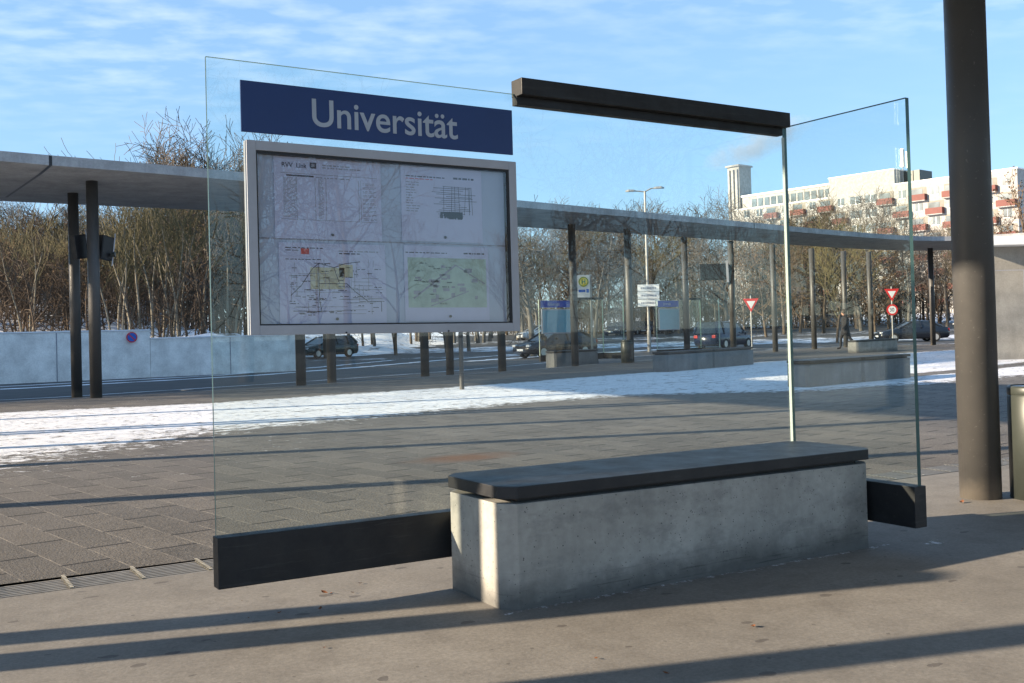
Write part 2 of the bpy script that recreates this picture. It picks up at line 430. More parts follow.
# concrete platform
def platform_mat():
    m, nt, out = new_mat('platform_concrete'); h = NT(nt)
    p = h.n('ShaderNodeBsdfPrincipled'); p.inputs['Roughness'].default_value = .75; h.l(p.outputs[0], out.inputs[0])
    v = h.pos()
    c = h.ramp(h.noise(v, .9, 6, .6), .28, .72, (0.2042, 0.1881, 0.1672), (0.2945, 0.2726, 0.2432))
    c = h.mix(.5, c, h.ramp(h.noise(v, 55, 5, .75), .36, .64, (.62, .62, .62), (1.22, 1.22, 1.22)), 'MULTIPLY')
    c = h.mix(.6, c, h.ramp(h.noise(v, 4.5, 5, .6), .32, .55, (.72, .71, .7), (1, 1, 1)), 'MULTIPLY')
    # dark damp blotches and gum spots
    vo = h.n('ShaderNodeTexVoronoi'); vo.inputs['Scale'].default_value = 4.2; vo.inputs['Randomness'].default_value = 1
    w = h.mapping(v, (1, 1.7, 1), (0, 0, R(-25)))
    w2 = h.n('ShaderNodeMix', data_type='VECTOR'); w2.inputs[0].default_value = .09
    nz = h.n('ShaderNodeTexNoise'); nz.inputs['Scale'].default_value = 9; nz.inputs['Detail'].default_value = 4
    h.l(v, nz.inputs['Vector']); h.l(w, w2.inputs[4]); h.l(nz.outputs['Color'], w2.inputs[5]); h.l(w2.outputs[1], vo.inputs['Vector'])
    sp = h.math('LESS_THAN', vo.outputs['Distance'], .13)
    pk = h.math('GREATER_THAN', h.noise(v, 1.3, 2), .47)
    c = h.mix(h.math('MULTIPLY', h.math('MULTIPLY', sp, pk), .6), c, (.07, .06, .055))
    vd = h.n('ShaderNodeTexVoronoi'); vd.inputs['Scale'].default_value = 9; h.l(v, vd.inputs['Vector'])
    dots = h.math('MULTIPLY', h.math('LESS_THAN', vd.outputs['Distance'], .075), h.math('GREATER_THAN', h.noise(v, 3, 2), .52))
    c = h.mix(h.math('MULTIPLY', dots, .55), c, (.06, .055, .05))
    # saw cut seam across the slab, scuffed dark grit
    sx = h.n('ShaderNodeSeparateXYZ'); h.l(v, sx.inputs[0])
    gr = h.ramp(h.noise(v, 130, 2, .6), .66, .72)
    c = h.mix(h.math('MULTIPLY', gr, .5), c, (.07, .063, .056))
    gl = h.ramp(h.noise(v, 160, 2, .6), .68, .73)
    c = h.mix(h.math('MULTIPLY', gl, .45), c, (.5, .47, .42))
    st = h.ramp(h.noise(h.mapping(v, (.7, 2.2, 1), (0, 0, R(12))), 1.4, 7, .7), .52, .7)
    c = h.mix(h.math('MULTIPLY', st, .3), c, (.13, .118, .104))
    # trace of snow blown against the bench foot
    at = h.n('ShaderNodeAttribute'); at.attribute_name = 'snow'
    s = h.math('ADD', at.outputs['Fac'], h.math('MULTIPLY', h.math('SUBTRACT', h.noise(v, 24, 8, .8), .5), 1.7))
    c = h.mix(h.ramp(s, .52, .66), c, (.75, .76, .8))
    h.l(c, p.inputs['Base Color'])
    h.l(h.bump(h.noise(v, 60, 4), .25, .004), p.inputs['Normal'])
    return m
M['platform'] = platform_mat()
YG = 4.4557
def plat_snow(x, y):
    # thin line of snow at the bench foot and a scrap beside the right base
    s = 0.
    if 2.2 < x < 4.75:
        s = .52 * (1 - sm(.0, .08, abs(y - (YG - .622 - .008 * math.sin(x * 9)))))
    s = max(s, .6 * (1 - sm(.0, .13, math.hypot((x - 4.95) * .5, y - 3.72))))
    return s
px = frange(-60, -2, 4) + frange(-1, 2.0, .2) + frange(2.1, 5.4, .05) + frange(5.6, 12, .2) + frange(13, 50, 4)
py = frange(-70, 1, 4) + frange(1.2, 3.4, .15) + frange(3.45, 4.2, .025) + frange(4.25, 5.44, .12)
grid('platform', px, py, gz, M['platform'], plat_snow)

# plaza paving with its snow
LOW = [(-20, 9.3), (0, 10.6), (1, 11.3), (3.7, 13.5), (4.9, 13.8), (9.1, 14.8), (11.5, 14.8), (14.6, 13.2), (18.5, 12.9), (22, 13.2), (30, 14.5), (60, 20)]
HIGH = [(-20, 21.3), (2, 20.8), (5.4, 20.0), (7.3, 20.4), (10.5, 20.6), (13, 21.2), (18, 22.5), (24.4, 24.9), (30, 25.6), (36.5, 26.6), (48, 27.5)]
def plaza_snow(x, y):
    lo = lerp_poly(LOW, x); hi = lerp_poly(HIGH, x)
    w = 1.5 + 1.5 * sm(6, 0, x) if x < 6 else 1.0
    a = sm(lo - w, lo + w * .8, y); b = 1 - sm(hi - .4, hi + .35, y)
    s = a * b
    if x > 13.5:   # dry tongue between the bench and the next patch on the right
        t = lerp_poly([(13.5, 14.2), (18, 15.1), (22, 15.6), (30, 17.5)], x)
        k = sm(16.5, 19, x) * (1 - sm(.15, .5, abs(y - t + .1)))
        s *= 1 - .75 * k
    s = max(s, .28 * sm(7.5, 10.5, y) * (1 - sm(4, 8, x)))
    s = max(s, .2 * (1 - sm(23.5, 24.5, y)) * sm(21, 22, y))
    return s
def paving_mat():
    m, nt, out = new_mat('plaza_paving'); h = NT(nt)
    p = h.n('ShaderNodeBsdfPrincipled'); p.inputs['Roughness'].default_value = .8; h.l(p.outputs[0], out.inputs[0])
    v = h.pos()
    q = h.mapping(v, (1, 1, 1), (0, 0, R(-10)))
    sp = h.n('ShaderNodeSeparateXYZ'); h.l(q, sp.inputs[0])
    u = h.math('DIVIDE', sp.outputs[0], .262); col = h.math('FLOOR', u); fu = h.math('FRACT', u)
    off = h.math('FRACT', h.math('MULTIPLY', col, .5))
    off = h.math('ADD', off, h.math('MULTIPLY', h.math('FRACT', h.math('MULTIPLY', h.math('SINE', h.math('MULTIPLY', col, 12.98)), 43.7)), .12))
    w = h.math('ADD', h.math('DIVIDE', sp.outputs[1], .78), off); fwd = h.math('FRACT', w); row = h.math('FLOOR', w)
    longj = h.math('LESS_THAN', fu, .035); cross = h.math('LESS_THAN', fwd, .038)
    idv = h.n('ShaderNodeCombineXYZ'); h.l(col, idv.inputs[0]); h.l(row, idv.inputs[1])
    wn = h.n('ShaderNodeTexWhiteNoise'); wn.noise_dimensions = '2D'; h.l(idv.outputs[0], wn.inputs['Vector'])
    tone = h.ramp(wn.outputs['Value'], 0, 1, (.82, .82, .83), (1.14, 1.12, 1.1))
    c = h.ramp(h.noise(v, 1.1, 6, .65), .28, .72, (0.1188, 0.108, 0.09504), (0.1858, 0.1696, 0.1512))
    c = h.mix(1, c, tone, 'MULTIPLY')
    fine = h.noise(v, 70, 3, .7)
    c = h.mix(.75, c, h.ramp(fine, .38, .62, (.42, .42, .42), (1.35, 1.35, 1.35)), 'MULTIPLY')
    c = h.mix(h.math('MULTIPLY', h.math('MULTIPLY', longj, h.ramp(h.noise(v, 5, 5, .7), .35, .6)), .75), c, (.34, .3, .25))
    c = h.mix(h.math('MULTIPLY', cross, .92), c, (.018, .016, .015))
    # rusty damp patch behind the bench
    rp = h.n('ShaderNodeVectorMath', operation='DISTANCE'); h.l(h.mapping(v, (.55, 1, 1)), rp.inputs[0]); rp.inputs[1].default_value = (4.86 * .55, 9.0, 0)
    rr = h.ramp(h.math('ADD', rp.outputs['Value'], h.math('MULTIPLY', h.noise(v, 3, 4), .35)), .3, .55, (1, 1, 1), (0, 0, 0))
    c = h.mix(h.math('MULTIPLY', rr, .75), c, (.17, .075, .03))
    at = h.n('ShaderNodeAttribute'); at.attribute_name = 'snow'
    a = h.noise(v, 5.5, 9, .78); b = h.noise(h.mapping(v, (.35, 2.6, 1), (0, 0, R(17))), 1.6, 6, .6)
    s = h.math('ADD', h.math('MULTIPLY', at.outputs['Fac'], .79), h.math('MULTIPLY', h.math('SUBTRACT', a, .5), 2.3))
    s = h.math('ADD', s, h.math('MULTIPLY', h.math('SUBTRACT', b, .5), .9))
    sm_ = h.ramp(s, .5, .62)
    c = h.mix(h.math('MULTIPLY', sm_, h.ramp(h.noise(v, 2.2, 6, .7), .3, .7, (.88, .88, .88), (1, 1, 1))), c, (.82, .83, .86)); h.l(c, p.inputs['Base Color'])
    hgt = h.math('ADD', h.math('MULTIPLY', sm_, 1.2), h.math('MULTIPLY', fine, .25))
    hgt = h.math('ADD', hgt, h.math('MULTIPLY', h.math('MAXIMUM', longj, cross), -.4))
    hgt = h.math('ADD', hgt, h.math('MULTIPLY', h.math('MULTIPLY', b, sm_), 1.4))
    hgt = h.math('ADD', hgt, h.math('MULTIPLY', h.math('MULTIPLY', h.noise(v, 4.5, 8, .7), sm_), 2.8))
    h.l(h.bump(hgt, .9, .035), p.inputs['Normal'])
    return m
M['paving'] = paving_mat()
def yroad(x): return lerp_poly(ROAD[:10], x)
pxs = frange(-25, 0, 1.0) + frange(.25, 26, .25) + frange(26.5, 46, .5)
NR = 84
vs = []; sn = []
for j in range(NR + 1):
    for x in pxs:
        t = (j / NR) ** 1.15; y = 5.755 + (yroad(x) - 5.755) * t
        vs.append((x, y, gz(x, y))); sn.append(plaza_snow(x, y))
nx = len(pxs)
fs = [(j * nx + i, j * nx + i + 1, (j + 1) * nx + i + 1, (j + 1) * nx + i) for j in range(NR) for i in range(nx - 1)]
me = bpy.data.meshes.new('plaza'); me.from_pydata(vs, [], fs); me.materials.append(M['paving'])
a = me.attributes.new('snow', 'FLOAT', 'POINT')
for i, q in enumerate(sn): a.data[i].value = q
o = bpy.data.objects.new('plaza', me); COL.objects.link(o); tag(o, kind='structure')
# kerb of the plaza towards the bus road
kb = MB()
kp = [(x, yroad(x)) for x in frange(-25, 46, 1.0)] + [(47.2, 30), (48.3, 25), (49, 18), (49.5, 5.755)]
for (a0, b0), (a1, b1) in zip(kp, kp[1:]):
    d = Vector((a1 - a0, b1 - b0)).normalized(); n = Vector((-d.y, d.x)) * .15
    kb.add([(a0, b0, .002), (a1, b1, .002), (a1 + n.x, b1 + n.y, .0), (a0 + n.x, b0 + n.y, .0), (a1 + n.x, b1 + n.y, -.2), (a0 + n.x, b0 + n.y, -.2)], [(0, 1, 2, 3), (3, 2, 4, 5)])
tag(kb.build('kerb', M['roof_concrete']), kind='structure')
# right hand part of the plaza
rp = MB(); rp.prism([(46, 5.755), (49.5, 5.755), (49, 18), (48.3, 25), (47.2, 30), (46, 33.5)], -.2, -.004)
o = rp.build('plaza_edge', M['paving']); tag(o, kind='structure')
# snow lines left on the bus road
def snow_line(pts, w0, seed):
    r = random.Random(seed); mb = MB(); L = []; Rr = []
    for i in range(len(pts) - 1):
        a, b = Vector(pts[i]), Vector(pts[i + 1]); n = int((b - a).length / .5) + 1
        for k in range(n):
            p_ = a.lerp(b, k / n); d = (b - a).normalized(); q = Vector((-d.y, d.x)) * w0 * (.35 + r.random() * .9) * .5
            L.append((p_.x + q.x, p_.y + q.y, -.165)); Rr.append((p_.x - q.x, p_.y - q.y, -.165))
    n = len(L); mb.add(L + Rr, [(i, i + 1, n + i + 1, n + i) for i in range(n - 1)])
    return tag(mb.build('snow_line', M['snow_white'], fix=False), kind='structure')
M['snow_white'] = simple('snow_white', (.78, .8, .84), .8, 0, .08, 3, .3)
snow_line([(-20, 36.0), (4, 36.2), (12, 38.2), (18, 42.5), (26, 49), (33, 54)], .55, 1)
snow_line([(-20, 38.6), (4, 38.5), (11, 40.0), (17, 45), (24, 52)], .45, 2)
snow_line([(-20, 29.2), (4, 29.0), (10, 30.5), (18, 33.6), (27, 39.0), (40, 43)], .16, 3)
snow_line([(24, 44), (31, 47.5), (38, 50), (47, 53)], 1.3, 4)
snow_line([(34, 53), (38, 54.5)], 1.6, 5)
snow_line([(52, 58), (60, 56), (68, 50)], 1.4, 6)

# drainage grate between platform and plaza
dg = thing('drain_grate', 'long slotted steel drainage grate set flush between the concrete platform and the paving', 'drain grate', (0, 5.6, 0))
ch = MB(); ch.prism([(-8, 5.44), (30, 5.44), (30, 5.757), (-8, 5.757)], -.2, -.1)
ch.build('channel', M['black'], dg, (0, 5.6, 0))
sl_ = MB()
for k in range(8):
    y0 = 5.457 + k * .0375
    for x0, x1 in ((-8, 3), (3, 9), (9, 30)):
        sl_.add([(x0, y0, gz(x0, 5) + .002), (x1, y0, gz(x1, 5) + .002), (x1, y0 + .018, gz(x1, 5) + .002), (x0, y0 + .018, gz(x0, 5) + .002),
                 (x0, y0, -.1), (x1, y0, -.1), (x1, y0 + .018, -.1), (x0, y0 + .018, -.1)], [(0, 1, 2, 3), (0, 4, 5, 1), (3, 2, 6, 7)])
M['grate'] = simple('grate_steel', (.3, .28, .25), .5, .1, .2, 12)
sl_.build('slats', M['grate'], dg, (0, 5.6, 0), fix=False)
M['grate_bright'] = simple('grate_bright', (.55, .5, .4), .5, .1, .2, 12)
for i in range(22, 60):
    x = -7.28 + i * .335
    cb = MB()
    vs = []; fs = []
    for k in range(17):      # one notched bar: high and low steps in turn
        y0 = 5.452 + k * .0182; zt = gz(x, 5) + (.007 if k % 2 == 0 else -.004)
        vs += [(x, y0, zt), (x + .018, y0, zt), (x + .018, y0 + .0182, zt), (x, y0 + .0182, zt)]
        fs.append((4 * k, 4 * k + 1, 4 * k + 2, 4 * k + 3))
        if k: fs.append((4 * k - 1, 4 * k - 2, 4 * k + 1, 4 * k))
    cb.add(vs, fs)
    cb.build('crossbar', M['grate_bright'], dg, (0, 5.6, 0), fix=False)

# ------------------------------------------------------------------ glass shelter (built in place, ground falls slightly to the right)
XL, XR = 1.1996, 4.6479
def shear(q): return Vector((q.x, q.y, q.z - TILT * (q.x - 2.33)))
sh = thing('glass_shelter', 'large frameless glass wind screen with dark base rails and return pane around the concrete bench', 'shelter', (XL, YG, 0))
OS = (XL, YG, 0)
def pane(x0, x1, y0, y1, z0, z1, axis, name, par, org, xf=None, t=.016, em='glass_edge'):
    f = MB()
    if axis == 'x': f.box(x0, x1, y0 - t / 2, y0 + t / 2, z0, z1)
    else: f.box(x0 - t / 2, x0 + t / 2, y0, y1, z0, z1)
    fs = f.f; big = []; edge = []
    for q in fs:
        vs = [Vector(f.v[i]) for i in q]; n = (vs[1] - vs[0]).cross(vs[2] - vs[0]).normalized()
        (big if abs(n.y if axis == 'x' else n.x) > .9 else edge).append(q)
    g = MB(); g.v = list(f.v); g.f = big + edge
    if xf: g.xf(xf)
    o = g.build(name, M['glass'], par, org, fix=False)
    o.data.materials.append(M[em])
    for p in o.data.polygons: p.material_index = 0 if p.index < 2 else 1
    return o
pane(XL, XR - .012, YG, YG, .34, 2.4029, 'x', 'back_pane', sh, OS, shear, .016, 'glass_edge_light')
pane(XR, XR, YG - .8717, YG - .0, .34, 2.4029, 'y', 'return_pane', sh, OS, shear, .028)
b = MB(); b.box(XL - .004, XR + .04, YG - .038, YG + .038, .135, .3516).xf(shear)
b.build('base_rail', M['dark_steel'], sh, OS, bevel=.003)
b = MB(); b.box(XR - .046, XR + .046, YG - .876, YG - .04, .135, .3516).xf(shear)
b.build('base_rail', M['dark_steel'], sh, OS, bevel=.003)
for x in (2.6, 4.3):
    b = MB(); b.box(x - .12, x + .12, YG - .03, YG + .03, -.05, .15); b.xf(shear).build('foot', M['dark_steel'], sh, OS)
bm_ = MB(); bm_.box(2.744, 4.615, YG - .08, YG + .02, 2.388, 2.4727).xf(shear)
bmo = bm_.build('top_beam', M['dark_steel'], sh, OS, bevel=.003)
b = MB(); b.box(2.744, 4.598, YG - .03, YG + .015, 2.345, 2.387).xf(shear)
b.build('clamp_lip', M['dark_steel'], bmo, OS)

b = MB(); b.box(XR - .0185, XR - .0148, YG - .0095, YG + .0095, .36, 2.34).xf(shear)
b.build('lit_corner_seam', M['lit_corner_seam'], sh, OS)
# name sign
SX0, SX1, SZ0, SZ1 = 1.343, 2.721, 2.0908, 2.3162
sg = thing('name_sign', 'dark blue stop name sign reading Universität on the big glass pane', 'sign', (SX0, YG - .014, SZ0))
OG = (SX0, YG - .014, SZ0)
b = MB(); b.box(SX0, SX1, YG - .018, YG - .009, SZ0, SZ1).xf(shear)
b.build('sign_plate', M['sign_blue'], sg, OG, bevel=.002)
TX0, TX1, TZ = 1.666, 2.407, 2.145
mt = Matrix.Translation((0, 0, 0)) @ Matrix.Rotation(R(90), 4, 'X')
tm = text_mesh('lettering', 'Universität', .176, M['letter'], sg, mt)
w = max(v.co.x for v in tm.data.vertices) - min(v.co.x for v in tm.data.vertices); x0 = min(v.co.x for v in tm.data.vertices)
for v in tm.data.vertices:
    q = shear(Vector((TX0 + (v.co.x - x0) * (TX1 - TX0) / w, YG - .0195 + v.co.y, TZ + v.co.z)))
    v.co = (q.x - OG[0], q.y - OG[1], q.z - OG[2])

# display case
FX0, FX1, FZ0, FZ1 = 1.352, 2.7136, 1.2059, 2.0502
YF, YB = YG - .055, YG - .010
dc = thing('notice_case', 'wide aluminium framed notice case with timetable sheets below the blue name sign', 'notice board', (FX0, YF, FZ0))
OC = (FX0, YF, FZ0); fr = .042
b = MB()
b.box(FX0, FX0 + fr, YF, YB, FZ0, FZ1); b.box(FX1 - fr, FX1, YF, YB, FZ0, FZ1)
b.box(FX0 + fr, FX1 - fr, YF, YB, FZ1 - fr, FZ1); b.box(FX0 + fr, FX1 - fr, YF, YB, FZ0, FZ0 + fr)
b.xf(shear).build('case_frame', M['alu'], dc, OC, bevel=.0025)
b = MB(); b.box(FX0 + fr, FX1 - fr, YB - .008, YB - .002, FZ0 + fr, FZ1 - fr).xf(shear)
b.build('backing_board', M['board'], dc, OC)
b = MB()
g_ = .006
b.box(FX0 + fr, FX0 + fr + g_, YF + .004, YB - .01, FZ0 + fr, FZ1 - fr); b.box(FX1 - fr - .013, FX1 - fr, YF + .004, YB - .01, FZ0 + fr, FZ1 - fr)
b.box(FX0 + fr + g_, FX1 - fr - .013, YF + .004, YB - .01, FZ1 - fr - .012, FZ1 - fr); b.box(FX0 + fr + g_, FX1 - fr - .013, YF + .004, YB - .01, FZ0 + fr, FZ0 + fr + g_)
b.xf(shear).build('seal', M['black'], dc, OC)
b = MB(); b.box(FX0 + fr + .006, FX1 - fr - .013, YB - .0105, YB - .0085, 1.628, 1.634).xf(shear)
b.build('centre_rail', M['ink_grey'], dc, OC)
b = MB(); yy = YF + .008
b.add([shear(Vector(q)) for q in ((FX0 + fr, yy, FZ0 + fr), (FX1 - fr, yy, FZ0 + fr), (FX1 - fr, yy, FZ1 - fr), (FX0 + fr, yy, FZ1 - fr))], [(0, 1, 2, 3)])
b.build('case_glass', M['case_glass'], dc, OC, fix=False)
for x in (1.79, 2.31):
    b = MB(); b.tube([(x, YF + .001, FZ0 + .006), (x, YF - .004, FZ0 + .006)], .004, 8); b.xf(shear).build('case_lock', M['black'], dc, OC)

def sheet(x0, x1, z0, z1, label, draw):
    y = YB - .0125
    t = thing('notice_sheet', label, 'notice', (x0, y, z0), 0, 'sheets in the notice case')
    O = (x0, y, z0)
    b = MB(); b.box(x0, x1, y, y + .0008, z0, z1).xf(shear); b.build('paper', M['paper'], t, O)
    inks = {}
    def rect(a, b_, c, d, ink='ink', lay=0):
        m = inks.setdefault(ink, MB()); W_, H_ = x1 - x0, z1 - z0; yy = y - .0005 - .0004 * lay
        m.add([shear(Vector(q)) for q in ((x0 + a * W_, yy, z0 + c * H_), (x0 + b_ * W_, yy, z0 + c * H_), (x0 + b_ * W_, yy, z0 + d * H_), (x0 + a * W_, yy, z0 + d * H_))], [(0, 1, 2, 3)])
    def line(a, c, b_, d, wd=.004, ink='ink', lay=1):
        m = inks.setdefault(ink, MB()); W_, H_ = x1 - x0, z1 - z0; yy = y - .0005 - .0004 * lay
        p, q = Vector((x0 + a * W_, 0, z0 + c * H_)), Vector((x0 + b_ * W_, 0, z0 + d * H_))
        n = (q - p).normalized(); n = Vector((-n.z, 0, n.x)) * wd * W_ * .5
        m.add([shear(Vector((s.x, yy, s.z))) for s in (p + n, p - n, q - n, q + n)], [(0, 1, 2, 3)])
    draw(rect, line, random.Random(int(x0 * 991 + z0 * 77)))
    nm = {'ink': 'print', 'ink_grey': 'grey_print', 'ink_red': 'red_print', 'ink_yellow': 'town_area', 'ink_green': 'park_area'}
    for k, m in inks.items(): m.build(nm[k], M[k], t, O, fix=False)
    b = MB(); xm = x0 + (x1 - x0) * .52
    b.tube([(xm, y - .001, z0 + .022), (xm, y - .007, z0 + .022)], .0065, 10).xf(shear); b.build('magnet', M['black'], t, O)
    return t, O, y
def words(rect, r, a, b, c, d, ink='ink'):
    x = a
    while x < b - .01:
        w_ = min(.012 + r.random() * .05, b - x)
        rect(x, x + w_, c, d, ink); x += w_ + .012
def d1(rect, line, r):
    words(rect, r, .44, .72, .915, .93, 'ink_grey'); words(rect, r, .44, .8, .885, .9, 'ink_grey')
    rect(.325, .385, .875, .95); rect(.34, .37, .895, .93, 'ink_grey', 1)
    rect(.06, .96, .8, .806, 'ink_grey'); rect(.11, .36, .765, .785)
    words(rect, r, .38, .7, .76, .772, 'ink_grey')
    for k in range(30):
        z = .74 - k * .0165
        words(rect, r, .08, .2, z, z + .007, 'ink_grey')
        words(rect, r, .4, .45, z, z + .007, 'ink_grey')
        if k % 3: words(rect, r, .82, .95, z, z + .006, 'ink_grey')
    for x in (.2, .37, .47, .78, .8): rect(x, x + .004, .24, .76, 'ink_grey')
    rect(.06, .96, .235, .24, 'ink_grey')
def d2(rect, line, r):
    words(rect, r, .06, .55, .86, .875); words(rect, r, .64, .9, .86, .885); words(rect, r, .06, .4, .83, .84, 'ink_red')
    for k in range(12):
        z = .78 - k * .035; words(rect, r, .06, .06 + .05 + r.random() * .12, z, z + .012, 'ink_grey')
    for k in range(16):
        z = .35 + k * .027; line(.35 + r.random() * .2, z, .7 + r.random() * .25, z + r.uniform(-.01, .01), .005)
    for k in range(8):
        x = .5 + r.random() * .4; line(x, .38, x + r.uniform(-.03, .03), .76, .005)
    for k in range(16): words(rect, r, .42 + r.random() * .2, .75, .3 + r.random() * .12, .315 + r.random() * .12)
def d3(rect, line, r):
    words(rect, r, .06, .4, .93, .942); words(rect, r, .06, .2, .9, .91); rect(.2, .275, .86, .93, 'ink_red'); words(rect, r, .06, .4, .79, .8)
    words(rect, r, .55, .95, .9, .915, 'ink_grey'); words(rect, r, .55, .75, .87, .885)
    rect(.28, .6, .43, .7, 'ink_yellow', 0); rect(.55, .68, .58, .74, 'ink_yellow', 0)
    N = [(.1, .35), (.2, .48), (.3, .68), (.36, .75), (.36, .5), (.36, .3), (.38, .15), (.5, .7), (.55, .5), (.62, .5), (.7, .4), (.82, .28), (.95, .28), (.95, .15), (.6, .75), (.75, .78), (.12, .16), (.22, .16)]
    for a_, b_ in ((0, 1), (1, 2), (2, 3), (3, 7), (7, 14), (14, 15), (3, 4), (4, 5), (5, 6), (4, 8), (8, 9), (9, 10), (10, 11), (11, 12), (12, 13), (7, 8), (6, 17), (17, 16)):
        line(N[a_][0], N[a_][1], N[b_][0], N[b_][1], .006)
    for k in range(60):
        x, z = r.random() * .8 + .08, r.random() * .62 + .1
        if r.random() < .5: line(x, z, min(.97, x + .1 + r.random() * .2), z, .004, 'ink_grey')
        else: line(x, z, x, min(.8, z + .05 + r.random() * .2), .004, 'ink_grey')
    for k in range(80):
        x, z = r.random() * .82 + .08, r.random() * .65 + .1; words(rect, r, x, x + .03 + r.random() * .06, z, z + .009)
def d4(rect, line, r):
    words(rect, r, .02, .5, .9, .912); words(rect, r, .7, .95, .9, .92)
    rect(.04, .97, .18, .84, 'ink_green', 0)
    for q in ((.22, .4, .42, .66), (.45, .6, .3, .6), (.62, .8, .48, .72)): rect(*q, 'paper_', 1) if False else None
    for k in range(26):
        x, z = r.random() * .75 + .1, r.random() * .5 + .24; rect(x, x + .03 + r.random() * .06, z, z + .02 + r.random() * .04, 'ink_grey', 1)
    for k in range(12):
        x, z = r.random() * .7 + .1, r.random() * .55 + .22; words(rect, r, x, x + .08, z, z + .014)
    line(.1, .3, .6, .75, .02, 'ink_grey'); line(.6, .75, .95, .5, .012, 'ink_grey'); line(.3, .2, .75, .4, .012, 'ink_grey')
CW, CH = FX1 - FX0, FZ1 - FZ0
def cs(a, b, c, d): return FX0 + a * CW, FX0 + b * CW, FZ1 - d * CH, FZ1 - c * CH
t1, O1, y1_ = sheet(*cs(.095, .47, .065, .495), 'upper left white timetable sheet with black logo square in the notice case', d1)
sheet(*cs(.545, .865, .065, .485), 'upper right white sheet with line diagram and red line in the notice case', d2)
sheet(*cs(.105, .48, .515, .945), 'lower left white route map sheet with yellow town area and red mark', d3)
sheet(*cs(.55, .885, .51, .935), 'lower right white sheet with green area map in the notice case', d4)
x0, x1, z0, z1 = cs(.095, .47, .065, .495)
tm = text_mesh('header_lettering', 'RVV  Link', .03, M['ink'], t1, Matrix.Rotation(R(90), 4, 'X'), .0003)
for v in tm.data.vertices:
    q = shear(Vector((x0 + .035 + v.co.x * .95, YB - .0135 + v.co.y, z1 - .046 + v.co.z))); v.co = (q.x - O1[0], q.y - O1[1], q.z - O1[2])

# ------------------------------------------------------------------ benches
def octo(x0, x1, y0, y1, c):
    return [(x0 + c, y0), (x1 - c, y0), (x1, y0 + c), (x1, y1 - c), (x1 - c, y1), (x0 + c, y1), (x0, y1 - c), (x0, y0 + c)]
def make_bench(label, L=2.33, D=.575, Hh=.54, loc=(0, 0, 0), rz=0., blocks=1, xf=None, mat='bench_concrete', c=.062):
    t = thing('concrete_bench', label, 'bench', loc, rz, 'concrete benches')
    for k in range(blocks):
        b = MB(); x0, x1 = k * L + (.004 if k else 0), (k + 1) * L - .004
        b.prism(octo(x0, x1, 0, D, c), -.08, Hh - .076)
        if xf: b.xf(xf)
        b.build('block', M[mat], t, bevel=.004)
    b = MB(); b.box(c + .03, blocks * L - c - .03, .05, D - .05, Hh - .076, Hh - .055)
    if xf: b.xf(xf)
    b.build('seat_bearer', M['black'], t)
    for k in range(blocks):
        b = MB(); x0, x1 = k * L - (.008 if k == 0 else -.003), (k + 1) * L + (.008 if k == blocks - 1 else -.003)
        b.prism(octo(x0, x1, -.012, D + .008, c + .004), Hh - .055, Hh)
        if xf: b.xf(xf)
        b.build('seat', M['seat_dark'], t, bevel=.004)
    return t
BX, BY = 2.268, YG - .612
make_bench('heavy pale concrete bench with dark slab seat in front of the big glass screen', 2.345, .565, .5323, (BX, BY, 0), 0, 1, lambda q: Vector((q.x, q.y, q.z - TILT * (q.x + BX - 2.33))))
# fallen bits of snow and leaves
def leaf(x, y, s, a, label):
    b = MB(); pts = [(-1, 0, .1), (-.4, .5, .35), (.35, .45, .15), (1, .05, .5), (.3, -.5, .3), (-.45, -.4, .05)]
    ca, sa = math.cos(a), math.sin(a)
    b.add([(0, 0, .0)] + [(s * (p[0] * ca - p[1] * sa), s * (p[0] * sa + p[1] * ca), s * (p[2] + .05)) for p in pts], [(0, i, i % 6 + 1) for i in range(1, 7)])
    o = b.build('fallen_leaf', M['leaf_litter'], fix=False); o.location = (x, y, gz(x, y) + .004)
    return tag(o, label, 'leaf', 'fallen leaves on the platform')
for x, y, s, lb in ((1.74, 4.62, .022, 'curled orange leaf on the platform under the left base rail'), (1.62, 4.36, .016, 'small orange leaf in front of the left base rail'),
                    (2.95, 3.08, .02, 'single brown leaf on the open platform before the bench'), (1.45, 4.4, .012, 'tiny dark leaf left of the orange ones near the base rail'),
                    (1.95, 4.7, .013, 'tiny leaf close to the bench block under the rail'), (2.3, 2.83, .014, 'yellowish leaf near the bottom edge of the photo left of the bench shadow'),
                    (6.2, 4.45, .03, 'dry twig and leaf scrap at the foot of the big column'), (1.85, 4.55, .011, 'small leaf between the base rail and the bench shadow')):
    leaf(x, y, s, rnd.random() * 6, lb)

rl = random.Random(5)
for k in range(26):
    x, y = rl.uniform(1.3, 5.6), rl.uniform(2.5, 5.3)
    if 2.1 < x < 4.8 and y > 3.7: continue
    leaf(x, y, rl.uniform(.004, .011), rl.random() * 6, 'tiny brown leaf scrap scattered on the platform concrete')
